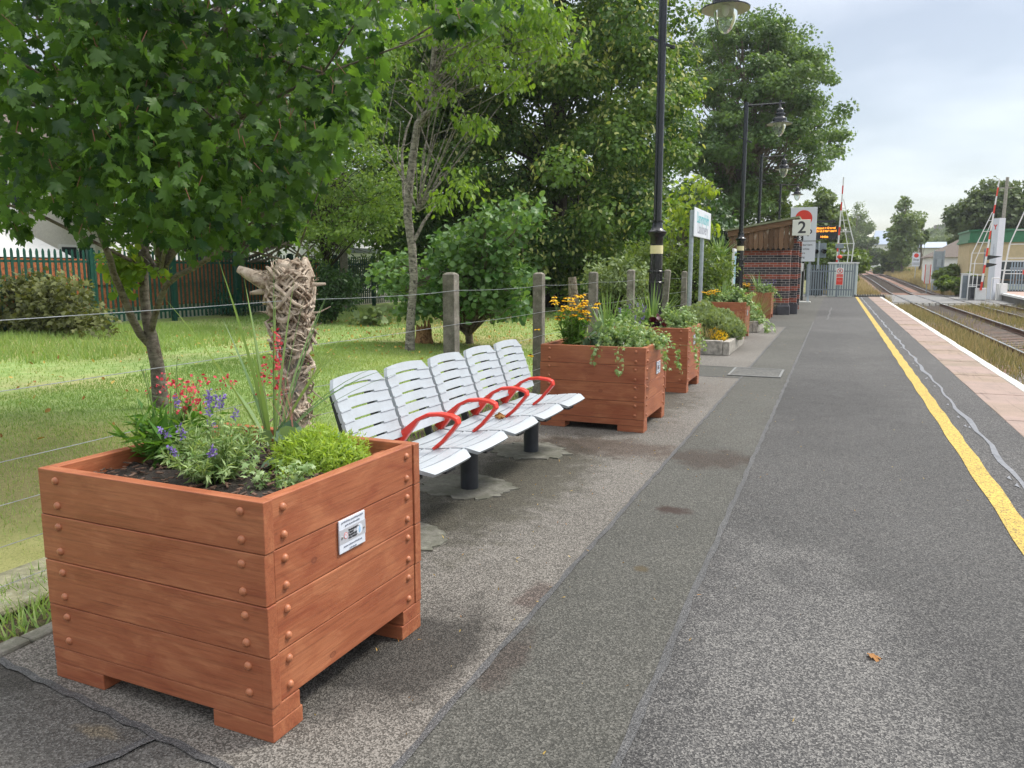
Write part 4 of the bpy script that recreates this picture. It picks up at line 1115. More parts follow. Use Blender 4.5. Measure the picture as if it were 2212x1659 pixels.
for i in range(130):
    a = rng.uniform(0, 6.28); z = rng.uniform(1.20, 1.50); rr_ = (.065 + .078*math.sin(max(0, min(1, (z-1.14)/.42))*math.pi))*rng.uniform(.75, 1.1); turn = rng.uniform(.8, 2.6)*rng.choice([-1, 1]); r0 = rng.uniform(.004, .011) if i % 3 else rng.uniform(.012, .026); pts = []
    for k in range(7):
        t_ = k/6; pts.append((rr_*math.cos(a+turn*t_), rr_*math.sin(a+turn*t_)*1.05, z + .07*math.sin(t_*5+i) + rng.normal()*.006))
    rtube(pts, r0, r0*.5)
sdir = np.array([-.92, -.38, 0])       # the beak points left of the camera
mb.tube([sdir*.05+[0, 0, 1.40], sdir*.18+[0, 0, 1.42], sdir*.27+[0, 0, 1.47], sdir*.33+[0, 0, 1.50]], [.06, .05, .038, .024], 8)
mb.tube([sdir*.05+[0, 0, 1.36], sdir*.17+[0, 0, 1.36], sdir*.26+[0, 0, 1.345]], [.03, .024, .012], 7)
mb.tube([-sdir*.05+[0, 0, 1.38], -sdir*.15+[0, 0, 1.40], -sdir*.23+[0, 0, 1.405]], [.02, .014, .008], 7)
for i in range(70):
    a = rng.uniform(0, 6.28); z = rng.uniform(1.2, 1.52); u = np.array([math.cos(a), math.sin(a), 0]); p = u*.08 + [0, 0, z]; q = p + u*rng.uniform(.03, .11) + [rng.normal()*.05, rng.normal()*.05, rng.normal()*.04]; rtube([p, (p+q)/2 + rng.normal(size=3)*.012, q], rng.uniform(.004, .012), .002, 5)
for i in range(60):
    a = rng.uniform(0, 6.28); z = rng.uniform(.05, 1.15); u = np.array([math.cos(a), math.sin(a), 0]); p = u*.09 + [0, 0, z]; q = p + u*rng.uniform(.01, .05) + [rng.normal()*.05, rng.normal()*.05, rng.normal()*.06]; rtube([p, (p+q)/2 + rng.normal(size=3)*.012, q], rng.uniform(.004, .011), .002, 5)
mb.lathe([(.0, -.12), (.08, -.08), (.10, 0), (.08, .08), (.0, .12)], (0, 0, 1.35), 9)
mb.tube([(-.05, -.05, 1.45), (0, -.07, 1.52), (.07, -.03, 1.50)], [.045, .05, .035], 7); mb.tube([(.03, .03, 1.46), (.09, .05, 1.52), (.12, .05, 1.44)], [.05, .055, .035], 7)
mb.build('bird_head', M['root'], rs, smooth=True, fix=False)
tag(MB().bx(-.22, .22, -.6, .6, 0, .045).build('stone_slab', M['slab'], loc=(-3.47, 2.1, -.005), bevel=.02), 'mossy stone slab lying at the foot of the wire fence', 'stone slab')

# ================================================================== LAMP POSTS
def make_lamp(label):
    t = thing('lamp_post', label, 'lamp post', group='black heritage lamp posts along the platform')
    MB().lathe([(.0, 0), (.13, 0), (.13, .06), (.105, .10), (.092, .14), (.092, 1.55), (.096, 1.55), (.096, 1.60), (.092, 1.60), (.092, 1.72), (.086, 1.72)], n=14).build('base', M['black'], t, smooth=True)
    fl = MB()
    for k in range(14):
        a = 2*math.pi*k/14; fl.tube([(.093*math.cos(a), .093*math.sin(a), .16), (.093*math.cos(a), .093*math.sin(a), 1.5)], .009, 5)
    fl.build('fluting', M['black'], t, fix=False)
    for z in (1.28, 1.44):
        b = MB().lathe([(.1, 0), (.104, .005), (.104, .03), (.1, .035)], (0, 0, z), 14)
        for a in (-.9, .1, 1.3): b.bar((.1*math.cos(a), .1*math.sin(a), z+.018), (.125*math.cos(a), .125*math.sin(a), z+.018), .03, .025)
        b.build('clamp', M['black'], t)
    MB().lathe([(.0945, 1.72), (.0945, 1.84), (.08, 1.84)], n=20).build('reflective_band', M['cream_band'], t, smooth=True)
    MB().lathe([(.093, 1.842), (.093, 1.96), (.12, 1.99), (.137, 2.015), (.137, 2.04), (.095, 2.07), (.08, 2.10), (.074, 2.17), (.09, 2.18), (.09, 2.2), (.062, 2.2)], n=20).build('collar', M['black'], t, smooth=True)
    MB().lathe([(.060, 2.2), (.058, 3.6), (.058, 5.62), (.0, 5.62)], n=18).build('shaft', M['black'], t, smooth=True)
    MB().bar((-.14, -.06, 4.72), (.14, .06, 4.60), .035, .035).lathe([(.0, -.03), (.035, -.02), (.035, .02), (.0, .03)], (-.14, -.06, 4.72), 10).lathe([(.0, -.03), (.035, -.02), (.035, .02), (.0, .03)], (.14, .06, 4.60), 10).build('ladder_rest', M['black'], t)
    MB().tube([(.05, 0, 5.53), (.98, 0, 5.53)], .027, 10).build('arm', M['black'], t, smooth=True)
    LZ = 5.53
    lan = MB().lathe([(.0, .08), (.032, .08), (.032, -.10), (.05, -.12), (.09, -.15), (.10, -.17), (.10, -.205), (.085, -.21), (.085, -.235), (.125, -.25), (.13, -.265), (.13, -.29), (.10, -.30), (.10, -.335), (.17, -.37), (.18, -.39), (.18, -.46), (.20, -.465), (.325, -.515), (.325, -.53), (.19, -.475)], (.86, 0, LZ), 32).build('lantern', M['black'], t, smooth=True, fix=False)
    MB().lathe([(.322, -.532), (.19, -.478), (.0, -.470)], (.86, 0, LZ), 32).build('reflector', M['reflector'], lan, smooth=True, fix=False)
    MB().lathe([(.165, -.475), (.165, -.54), (.155, -.62), (.13, -.71), (.09, -.79), (.045, -.835), (.0005, -.85)], (.86, 0, LZ), 28).build('glass_bowl', M['bowl'], lan, smooth=True, fix=False)
    MB().lathe([(.0, -.47), (.05, -.48), (.05, -.56), (.03, -.60), (.0, -.62)], (.86, 0, LZ), 12).build('bulb', M['white'], lan, smooth=True)
    return t
M['reflector'] = plain('white_reflector', (.55, .53, .46), .35, .1, 8)
tg = NT('clear_bowl_glass')
gl = tg.n('ShaderNodeBsdfGlossy'); gl.inputs['Roughness'].default_value = .03; gl.inputs[0].default_value = (.9, .95, .95, 1)
tp = tg.n('ShaderNodeBsdfTransparent'); tp.inputs[0].default_value = (.86, .90, .89, 1)
df = tg.n('ShaderNodeBsdfTranslucent'); df.inputs[0].default_value = (.8, .85, .84, 1)
fr = tg.n('ShaderNodeFresnel', i_IOR=1.45); m1 = tg.n('ShaderNodeMixShader'); tg.l(fr.outputs[0], m1.inputs[0]); tg.l(tp.outputs[0], m1.inputs[1]); tg.l(gl.outputs[0], m1.inputs[2])
m2 = tg.n('ShaderNodeMixShader', i_0=.16); tg.l(m1.outputs[0], m2.inputs[1]); tg.l(df.outputs[0], m2.inputs[2]); tg.l(m2.outputs[0], tg.o.inputs[0]); M['bowl'] = tg.m
lp = make_lamp('nearest black lamp post by the third planter, lantern cut by the picture top')
for (x, y, z, lab) in ((-2.48, 22.4, .28, 'second black lamp post in front of the brick shelter'), (-3.05, 33.7, .43, 'third black lamp post rising behind the shelter roof'), (-3.05, 45.3, .43, 'farthest and smallest black lamp post behind the shelter')):
    o = dup(lp); put(o, (x, y, z), lab)
    if z: MB().lathe([(.0, -z), (.15, -z), (.15, 0), (.0, 0)], n=14).build('plinth', M['black'], o)
lp.location = (-2.46, 11.5, 0)

# ================================================================== STATION NAME BOARD
nb = thing('name_board', 'white station name board on two galvanised posts behind the hebe bed', 'sign', (-2.98, 18.7, 0))
for y in (17.65, 19.15):
    MB().lathe([(.0, 0), (.048, 0), (.048, 2.78), (.0, 2.78)], (-.03, y-18.7, 0), 14).build('post', M['galv'], nb, smooth=True)
bd = MB().bx(.025, .05, -1.17, 1.2, 2.21, 2.84).build('board', M['signwhite'], nb, bevel=.01)
text('board_text', 'Llanymddyfri', .34, M['teal'], bd, (.0512, 0, 2.63), RIGHT, bold=.004)
text('board_text', 'Llandovery', .34, M['ink_grey'], bd, (.0512, 0, 2.40), RIGHT, bold=.004)

# ================================================================== SHELTER
def brick():
    t = NT('banded_red_and_blue_brick'); v = t.coord()
    sp = t.n('ShaderNodeSeparateXYZ'); t.l(v, sp.inputs[0])
    u = t.math('ADD', sp.outputs[0], sp.outputs[1]); cb = t.n('ShaderNodeCombineXYZ'); t.l(u, cb.inputs[0]); t.l(sp.outputs[2], cb.inputs[1])
    bk = t.n('ShaderNodeTexBrick', offset=.5); t.l(cb.outputs[0], bk.inputs['Vector'])
    for k, val in (('Scale', 1.), ('Mortar Size', .006), ('Mortar Smooth', .1), ('Bias', 0.), ('Brick Width', .235), ('Row Height', .078)): bk.inputs[k].default_value = val
    bk.inputs['Color1'].default_value = (.0, 0, 0, 1); bk.inputs['Color2'].default_value = (1, 1, 1, 1); bk.inputs['Mortar'].default_value = (.5, .5, .5, 1)
    band = t.math('MODULO', t.math('FLOOR', t.math('DIVIDE', sp.outputs[2], .078)), 5.)
    isred = t.math('LESS_THAN', band, 2.); shade = t.ramp(bk.outputs[0], [(0., .7), (1., 1.25)])
    c = t.mix(isred, (.052, .048, .055), (.29, .075, .048)); c = t.mix(1., c, shade, 'MULTIPLY')
    f = t.noise(v, 25., 5., .7); c = t.mix(.5, c, t.ramp(f, [(.3, .6), (.7, 1.35)]), 'MULTIPLY')
    c = t.mix(bk.outputs['Fac'], c, (.38, .35, .32))
    t.pbsdf(c, .75, 0, .35, t.bump(t.math('SUBTRACT', 1., bk.outputs['Fac']), .5, .008)); return t.m
def worn_boards():
    t = NT('worn_brown_weatherboard'); oi = t.n('ShaderNodeObjectInfo'); v = t.coord((9, 9, 1.4), rand=True); f = t.noise(v, 1.5, 5., .65); w_ = t.noise(t.coord((5, 5, 2.2), rand=True), 1.6, 4., .6)
    c = t.mix(oi.outputs['Random'], (.10, .058, .034), (.21, .125, .075)); c = t.mix(.5, c, t.ramp(f, [(.3, .6), (.7, 1.3)]), 'MULTIPLY')
    c = t.mix(t.math('MULTIPLY', t.ramp(w_, [(.58, 0.), (.7, 1.)]), .7), c, (.36, .30, .24)); t.pbsdf(c, .85, 0, .25); return t.m
M['brick'] = brick(); M['plinth'] = plain('blue_brick_plinth', (.055, .055, .065), .6, .3, 10)
M['shelter_wood'] = worn_boards()
def worn_boards_():
    pass
M['fascia'] = barkmat('brown_fascia_board', (.12, .07, .04), (.21, .125, .07), None, (2, 2, 20))
M['felt'] = plain('green_roof_felt', (.20, .22, .13), .9, .2, 6)
sh = thing('waiting_shelter', 'small banded brick waiting shelter with sloping felt roof and pointed valance boards', 'shelter', (-2.3, 27.3, 0))
def sx(x): return x+2.3
w1 = MB().bx(sx(-3.25), sx(-1.72), 0, .33, .26, 2.72); w1.build('end_wall', M['brick'], sh)
pr = MB().bx(sx(-1.72), sx(-1.42), -.06, .33, .34, 2.60).build('pier', M['brick'], sh)
MB().bx(sx(-1.76), sx(-1.38), -.10, .37, 0, .27).add([(sx(-1.76), -.10, .27), (sx(-1.38), -.10, .27), (sx(-1.38), .37, .27), (sx(-1.76), .37, .27), (sx(-1.72), -.06, .34), (sx(-1.42), -.06, .34), (sx(-1.42), .33, .34), (sx(-1.72), .33, .34)], [(4,5,6,7), (0,1,5,4), (1,2,6,5), (2,3,7,6), (3,0,4,7)]).build('pier_plinth', M['plinth'], sh)
MB().bx(sx(-3.27), sx(-1.77), -.02, .35, 0, .26).build('wall_plinth', M['plinth'], sh)
MB().bx(sx(-1.42), sx(-1.20), .50, .80, .34, 2.60).build('pier', M['brick'], sh); MB().bx(sx(-1.46), sx(-1.16), .46, .84, 0, .34).build('pier_plinth', M['plinth'], sh)
MB().bx(sx(-3.25), sx(-2.95), .34, 4.2, 0, 2.65).build('back_wall', M['brick'], sh); MB().bx(sx(-2.94), sx(-1.25), 3.9, 4.2, 0, 2.7).build('far_wall', M['brick'], sh)
def slope(x): return 2.74 + (x+3.46)/2.12*.36
rf = MB(); x0, x1 = -3.52, -1.20
rf.prism([(sx(x0), slope(x0)), (sx(x1), slope(x1)), (sx(x1), slope(x1)+.06), (sx(x0), slope(x0)+.06)], -.30, 4.6, 'y'); rf.build('roof', M['felt'], sh)
MB().prism([(sx(-3.42), slope(-3.42)-.20), (sx(-1.30), slope(-1.30)-.17), (sx(-1.30), slope(-1.30)-.003), (sx(-3.42), slope(-3.42)-.003)], -.26, -.22, 'y').build('fascia', M['fascia'], sh)
for i in range(13):
    a = -3.38 + i*.158; b = a+.148; zt = slope(a)-.06; zb = 2.10
    MB().prism([(sx(a), zt), (sx(a), zb+.10), (sx((a+b)/2), zb), (sx(b), zb+.10), (sx(b), zt)], -.215, -.19, 'y').build('valance_board', M['shelter_wood'], sh)
MB().bx(sx(-1.34), sx(-1.27), -.2, 4.5, 2.55, 2.95).build('front_beam', M['shelter_wood'], sh)
MB().tube([(sx(-3.5), -.25, 2.68), (sx(-3.48), -.12, 2.5), (sx(-3.32), -.04, 2.35), (sx(-3.32), -.04, 0)], .035, 8).build('downpipe', M['black'], sh, smooth=True)
MB().bx(sx(-3.60), sx(-3.48), -.3, 4.6, 2.66, 2.75).build('gutter', M['black'], sh)
MB().prism([(0, 0), (.6, -.55), (.6, 0)], -1, -.99, 'z')
s2 = thing('platform_number_sign', 'white square sign with a black 2 on the shelter corner', 'sign', (-1.13, 26.97, 2.81))
MB().bx(-.27, .27, 0, .02, -.25, .25).build('panel', plain('cream_white_sign', (.66, .67, .60), .4, .04, 3), s2, bevel=.01); text('numeral', '2', .52, M['ink'], s2, (.02, -.002, -.01), FRONT, bold=.008)
s3 = thing('car_stop_sign', 'small black sign with a white S under the number 2 sign', 'sign', (-1.15, 26.99, 2.46))
MB().bx(-.10, .10, 0, .015, -.09, .09).build('panel', M['black'], s3, bevel=.006); text('letter', 'S', .17, M['white'], s3, (0, -.002, .022), FRONT, bold=.006); text('caption', 'Car stop', .04, M['white'], s3, (0, -.002, -.068), FRONT, bold=.001)
# poster case in front of the shelter
pc = thing('poster_case', 'narrow white edged poster case standing behind the second lamp post', 'notice board', (-2.78, 24.3, 0))
MB().bx(-.03, .03, -.95, .95, .55, 2.08).build('case', M['white'], pc, bevel=.01); MB().bx(.031, .036, -.88, .88, .62, 2.0).build('poster', plain('blue_and_buff_poster', (.25, .42, .50), .3, .5, 1.2), pc)
for y in (-.85, .85): MB().bx(-.03, .03, y-.04, y+.04, 0, .55).build('leg', M['galv'], pc)

# ================================================================== PLATFORM END: stop board, display, gate
st = thing('stop_board', 'large white stop board with red disc and barrier instructions on two posts', 'sign', (-1.49, 37.5, 0))
for x in (-.03, .35): MB().bx(x-.05, x+.05, .04, .12, 0, 4.1).build('post', M['galv'], st)
MB().bx(-.55, .55, -.02, .03, 1.83, 4.2).build('panel', M['signwhite'], st, bevel=.008)
MB().bx(-.55, .55, -.024, -.021, 2.715, 2.74).build('divider', M['ink'], st)
d_ = MB().lathe([(.0, 0), (.36, 0), (.36, .006), (.0, .006)], n=40).build('disc', M['signred'], st, (0, -.0215, 3.72)); d_.rotation_euler = (R(90), 0, 0)
text('word', 'Stop', .42, M['ink'], st, (0, -.0225, 3.17), FRONT, bold=.008)
for i, s in enumerate(('Operate barriers', '& obtain white', 'light before', 'proceeding')): text('instruction', s, .125, M['ink'], st, (-.44, -.0225, 2.56-.18*i), FRONT, 'LEFT', bold=.001)
MB().bx(-.14, .10, -.06, .0, 1.40, 1.75).build('control_box', M['white'], st, bevel=.01); MB().bx(-.30, .48, -.2, .25, 0, .05).build('base', plain('white_base_slab', (.6, .6, .56), .8, .15, 5), st)
ob = thing('black_cabinet_post', 'thin black pedestal beside the stop board', 'pedestal', (-1.72, 37.6, 0)); MB().bx(-.06, .06, -.06, .06, 0, 1.1).bx(-.075, .075, -.075, .075, 1.1, 1.14).build('pedestal', M['black'], ob)
ld = thing('departure_display', 'black electronic departure display with orange letters', 'display', (-.40, 38.6, .05))
MB().lathe([(.0, 0), (.06, 0), (.06, 3.62), (.0, 3.62)], (-1.05, .3, 0), 10).build('post', M['black'], ld); MB().bx(-1.1, .24, .24, .36, 3.55, 3.65).build('arm', M['black'], ld); MB().bx(.0, .06, .27, .33, 3.38, 3.55).build('hanger', M['black'], ld)
MB().bx(-.75, .36, .0, .5, 2.80, 3.38).build('case', M['black'], ld, bevel=.01)
tl = NT('orange_led'); em = tl.n('ShaderNodeEmission'); em.inputs[0].default_value = (1, .33, .03, 1); em.inputs[1].default_value = 1.6; tl.l(em.outputs[0], tl.o.inputs[0])
for i, (s, x) in enumerate((('Airport > General', .24), ('-Check before travel', .28), ('', 0), ('14:45ds', -.05))):
    if s: text('led_line', s, .135, tl.m, ld, (x, -.003, 3.28-.13*i), FRONT, 'RIGHT', .80, 1., bold=.004)
gt = thing('palisade_gate', 'grey galvanised palisade gate across the end of the platform', 'gate', (-.25, 46.25, 0))
M['gv'] = plain('grey_galvanised_paling', (.20, .24, .27), .55, .15, 9, .2)
def pal(x, h, z0=.06): return [(x-.035, z0), (x+.035, z0), (x+.035, h-.05), (x+.012, h), (x-.012, h), (x-.035, h-.05)]
mb = MB()
for i in range(11): mb.prism(pal(-1.16+i*.125, 1.74), -.01, .01, 'y')
mb.build('paling_panel', M['gv'], gt)
mb = MB()
for i in range(6): mb.prism(pal(.40+i*.125, 1.76), -.01, .01, 'y')
mb.build('paling_panel', M['gv'], gt)
MB().bx(-1.2, .30, .012, .06, .35, .41).bx(-1.2, .30, .012, .06, 1.35, 1.41).build('rail', M['gv'], gt); MB().bx(.34, 1.08, .012, .06, .35, .41).bx(.34, 1.08, .012, .06, 1.35, 1.41).build('rail', M['gv'], gt)
for x, h in ((-1.24, 1.75), (.29, 1.78), (1.14, 1.8)): MB().bx(x-.05, x+.05, -.05, .05, 0, h).build('post', M['gv'], gt)
MB().bx(.36, .60, -.03, -.012, .98, 1.14).build('lock_plate', M['gv'], gt)
ps = thing('prohibition_sign', 'white and red no trespassing sign fixed to the palisade gate', 'sign', (.16, 46.2, 1.1))
MB().bx(-.19, .19, -.03, -.01, -.48, .46).build('panel', M['white'], ps, bevel=.01); MB().bx(-.165, .165, -.034, -.031, -.03, .12).build('red_panel', M['signred'], ps); MB().bx(-.165, .165, -.034, -.031, -.45, -.06).build('red_panel', M['signred'], ps)
rg = MB()
for k in range(28):
    a, b = 2*math.pi*k/28, 2*math.pi*(k+1)/28; rg.add([(.145*math.cos(a), -.033, .29+.145*math.sin(a)), (.145*math.cos(b), -.033, .29+.145*math.sin(b)), (.115*math.cos(b), -.033, .29+.115*math.sin(b)), (.115*math.cos(a), -.033, .29+.115*math.sin(a))], [(0, 1, 2, 3)])
rg.bar((-.09, -.036, .38), (.09, -.036, .20), .025, .004, 0, (0, 1, 0)); rg.build('red_ring', M['signred'], ps)
MB().bar((0, -.032, .30), (.02, -.032, .36), .04, .004, 0, (0, 1, 0)).bar((0, -.032, .30), (-.05, -.032, .21), .025, .004, 0, (0, 1, 0)).bar((0, -.032, .30), (.05, -.032, .21), .025, .004, 0, (0, 1, 0)).lathe([(.0, 0), (.022, .0), (.0, .004)], (.025, -.033, .385), 10).build('walking_figure', M['ink'], ps)
for i, (s, z) in enumerate((('Passengers must not', .07), ('pass this point', .02), ('Rhaid i deithwyr', -.2), ('beidio a mynd', -.25))): text('sign_text', s, .035, M['white'], ps, (0, -.035, z), FRONT)
wp = thing('white_picket_fence', 'short white picket fence beside the shelter', 'fence', (-2.0, 45.2, 0)); mb = MB()
for i in range(10): mb.prism(pal(-.9+i*.13, 1.5), -.01, .01, 'y')
mb.build('pickets', M['white'], wp); MB().bx(-1, .4, .012, .05, .4, .5).bx(-1, .4, .012, .05, 1.1, 1.2).build('rail', M['white'], wp)
for x in (-.95, .35): MB().bx(x-.04, x+.04, .05, .13, 0, 1.45).build('post', M['white'], wp)
cb = thing('relay_cabinet', 'black metal cabinet half hidden behind the palisade gate', 'cabinet', (-1.05, 47.8, 0)); MB().bx(-.45, .35, -.3, .3, 0, 1.45).build('body', M['black'], cb, bevel=.02); MB().bx(-.47, .37, -.32, .32, 1.45, 1.50).build('lid', M['black'], cb)
for px, nm in ((.55, 'door'),): MB().bx(-.4, -.06, -.312, -.301, .1, 1.38).bx(-.02, .3, -.312, -.301, .1, 1.38).build(nm, M['dark_metal'], cb)
c2 = thing('white_cabinet', 'pale grey equipment cabinet behind the palisade gate', 'cabinet', (.35, 48.6, -.2)); MB().bx(-.8, .75, -.3, .3, 0, 2.0).build('body', plain('pale_cabinet_paint', (.58, .64, .62), .5, .05, 3), c2, bevel=.02); MB().bx(-.85, .8, -.36, .36, 2.0, 2.08).build('lid', M['white'], c2); MB().bx(-.75, -.03, -.315, -.301, .1, 1.9).bx(.03, .7, -.315, -.301, .1, 1.9).build('door', plain('pale_cabinet_door', (.55, .61, .59), .5, .05, 3), c2)

# ================================================================== LEVEL CROSSING FURNITURE
def barrier(loc, H, top, bot, label, skirt=1, up=5.2):
    """raised lifting barrier: banded boom with a folded skirt ladder"""
    t = thing('crossing_barrier', label, 'level crossing barrier', loc, 0, 'raised level crossing barriers')
    a = np.array(bot, float); b = np.array(top, float); n = 13
    wmb, rmb = MB(), MB()
    for i in range(n):
        p = a+(b-a)*i/n; q = a+(b-a)*(i+1)/n; (rmb if i in (0, 2, 4, 6, 9, 11) else wmb).bar(p, q, .12-.004*i, .10-.004*i)
    wmb.build('boom', M['white'], t); rmb.build('red_band', M['signred'], t)
    d = (b-a)/np.linalg.norm(b-a); s = np.array([skirt, 0, 0.])
    sk = MB(); p0 = a+d*.2+s*.75; p1 = a+d*2.4+s*.85; p2 = a+d*up*.98+s*.08
    sk.bar(p0, p1, .06, .05); sk.bar(p1, p2, .06, .05); q1 = a+d*1.9+s*.6; sk.bar(a+d*.2+s*.52, q1, .05, .04); sk.bar(q1, a+d*up*.85+s*.05, .05, .04)
    for k in range(7):
        u = .35 + k*(up-1.0)/6.; x_ = .80 if u < 2.4 else .85*(1-(u-2.4)/(up-2.4))+.05
        sk.bar(a+d*u, a+d*u+s*x_, .035, .035)
    sk.build('skirt', M['white'], t)
    MB().bx(a[0]-.3, a[0]+.35, a[1]+.1, a[1]+.7, -.55-loc[2], a[2]+.15).build('machine_box', M['white'], t, bevel=.03)
    return t
barrier((0, 51, 0), 7, (.06, 0, 6.85), (-.05, 0, .6), 'raised red and white crossing barrier beside the platform end', 1, 5.1)
barrier((8.9, 60, 0), 7, (.52, 0, 7.3), (.0, 0, .1), 'raised crossing barrier in front of the cream building', -1, 5.2)
barrier((11.6, 60.5, 0), 7, (1.9, 0, 7.3), (-.05, 0, .5), 'raised crossing barrier cut by the right edge of the picture', 1, 1.5) if False else None
bl = thing('barrier_skirt', 'white folded barrier skirt frame at the right edge in front of the cream building', 'level crossing barrier', (10.2, 60, 0)); mb = MB(); P3 = [(-.15, 0, -.2), (-.02, 0, 1.6), (.12, 0, 3.1), (1.1, 0, 6.2)]
for i in range(3): mb.bar(P3[i], P3[i+1], .09, .06)
for z, x in ((1.2, -.05), (2.2, .04), (3.1, .12), (4.0, .4)): mb.bar((x, 0, z), (1.6, 0, z), .05, .05)
mb.build('frame', M['white'], bl); MB().bx(-.35, .25, .1, .6, -.6, .55).build('machine_box', M['white'], bl, bevel=.03); MB().bx(1.0, 1.6, -.1, .1, 1.15, 1.45).build('red_lamp_panel', M['signred'], bl)
def small_stop(x, y, z, label):
    t = thing('small_stop_sign', label, 'sign', (x, y, z), 0, 'small stop signs along the track')
    MB().bx(-.45, .45, 0, .03, .9, 2.6).build('panel', M['signwhite'], t, bevel=.01); MB().bx(-.04, .04, .03, .08, -1.6, 2.5).build('post', M['galv'], t)
    q = MB().lathe([(.0, 0), (.27, 0), (.27, .006), (.0, .006)], n=26).build('disc', M['signred'], t, (0, -.001, 2.24)); q.rotation_euler = (R(90), 0, 0)
    text('word', 'Stop', .36, M['ink'], t, (0, -.003, 1.72), FRONT, bold=.006); MB().bx(-.4, .4, -.004, -.001, 1.0, 1.38).build('small_print', plain('grey_small_print', (.45, .48, .52), .5, .15, 20), t)
    return t
p = W(1979, 560, 112); small_stop(p[0], 112, .95, 'small white stop sign standing on the grass verge right of the tracks')
p = W(1814, 560, 74); small_stop(p[0], 74, .55, 'small white stop sign partly hidden by the crossing barrier')
def road_signal(x, y, z, label, h=2.9):
    t = thing('crossing_light', label, 'traffic signal', (x, y, z))
    MB().lathe([(.0, -.8), (.06, -.8), (.06, h), (.0, h)], n=10).build('post', M['galv'], t); MB().bx(-.42, .42, .04, .08, h-.95, h-.1).build('backboard', M['gv'], t)
    for cx in (-.22, .22):
        q = MB().lathe([(.0, 0), (.12, .02), (.13, .28), (.125, .28), (.11, .06), (.0, .05)], n=14).build('lamp_hood', M['black'], t, (cx, .03, h-.55)); q.rotation_euler = (R(100), 0, R(25))
    return t
road_signal(-1.05, 49.5, 0, 'grey road signal boards with black lamps seen from behind near the gate', 3.1)
sg = thing('loudspeaker_post', 'galvanised post with small lamps beside the road signal', 'post', (.05, 49.9, 0)); MB().lathe([(.0, 0), (.035, 0), (.035, 2.9), (.0, 2.9)], n=8).build('post', M['galv'], sg); MB().bx(-.2, .25, -.1, .1, 2.7, 2.95).build('floodlight', M['gv'], sg); MB().lathe([(.0, -.12), (.14, -.05), (.14, .05), (.0, .12)], (.05, -.05, 2.2), 10).build('red_lamp', M['signred'], sg)

# ---- far side
FZ = -.08
fp = MB(); e = [(9.55, 47.5), (10.45, 66), (12.2, 66), (26, 47.5)]
fp.prism(e, -.85, FZ-.05, 'z', 0); tag(fp.build('far_platform', [plain('dark_platform_stone', (.10, .095, .085), .9, .5, 5, bump=.6, bs=8)]), kind='structure')
mb = MB(); mb.prism([(9.78, 47.5), (10.66, 66), (12.2, 66), (26, 47.5)], FZ-.05, FZ, 'z'); tag(mb.build('far_platform_paving', plain('pink_paving', (.34, .24, .20), .8, .15, 2)), kind='structure')
mb = MB(); mb.prism([(9.50, 47.5), (10.40, 66.02), (10.655, 66.02), (9.775, 47.5)], FZ-.12, FZ+.006, 'z'); tag(mb.build('far_platform_edge', M['white']), kind='structure')
mat_guard(10.75, 14.5, 64.6, 65.8, FZ, 'black spiked trespass mat at the end of the far platform')
M['cream'] = plain('cream_render', (.52, .42, .245), .85, .1, 3, bump=.1); M['greenf'] = plain('green_fascia_paint', (.03, .165, .075), .5, .15, 3)
BXl, BYf = 9.65, 71.
sbx = thing('station_building', 'flat roofed cream building with a green parapet and white framed windows', 'building', (BXl, BYf, 0))
fw_ = 9.0
MB().prism([(0, .9), (.9, 0), (fw_, 0), (fw_, 7), (0, 7)], -.8, 3.55, 'z').build('wall', M['cream'], sbx)
MB().prism([(-.15, .84), (.84, -.15), (fw_+.15, -.15), (fw_+.15, 7.15), (-.15, 7.15)], 3.55, 3.75, 'z').prism([(-.05, .87), (.87, -.05), (fw_+.05, -.05), (fw_+.05, 7.05), (-.05, 7.05)], 3.75, 4.42, 'z').prism([(-.15, .84), (.84, -.15), (fw_+.15, -.15), (fw_+.15, 7.15), (-.15, 7.15)], 4.42, 4.56, 'z').build('parapet', M['greenf'], sbx)
mb = MB()
for x in (1.4, 3.7, 6.0): mb.bx(x, x+.12, -.09, -.04, 3.76, 4.41)
mb.build('parapet_pilaster', M['greenf'], sbx)
wn = MB().bx(1.9, 5.7, -.08, .02, 2.05, 2.15).bx(1.9, 5.7, -.08, .02, 1.35, 1.45).bx(1.9, 5.7, -.08, .02, -.1, 0).bx(1.9, 2.0, -.08, .02, 0, 2.05).bx(5.6, 5.7, -.08, .02, 0, 2.05).bx(3.7, 3.8, -.08, .02, 1.45, 2.05).build('window', M['white'], sbx)
MB().bx(2.0, 5.6, -.03, -.005, 0, 2.05).build('pane', M['glass_dark'], wn); MB().bx(3.1, 3.2, -.06, -.031, 0, 1.35).bx(4.4, 4.5, -.06, -.031, 0, 1.35).bx(2.0, 5.6, -.06, -.031, .62, .70).build('brown_glazing_bar', M['fascia'], wn)
MB().bx(1.9, 5.6, -.3, -.22, -.6, .35).build('frosted_screen', plain('frosted_green_glass', (.42, .47, .40), .3, .1, 2), sbx)
MB().bx(4.3, 4.6, -.25, 0, 2.75, 2.95).build('camera_housing', M['white'], sbx)
tt = thing('totem_sign', 'tall white station totem sign with a red emblem', 'sign', (W(2144, 600, 62.5)[0], 62.5, -.55)); MB().prism([(-.28, 0), (.02, -.5), (.42, -.3), (.1, .2)], 0, 5.45, 'z').build('pillar', M['signwhite'], tt)
tr_ = math.atan2(-.5, .3)
text('emblem', 'Y', .42, M['signred'], tt, (-.135, -.262, 4.85), (R(90), 0, tr_), bold=.02); text('caption', 'Llanymddyfri', .16, M['ink_grey'], tt, (-.135, -.262, 3.3), (R(90), R(-90), tr_))
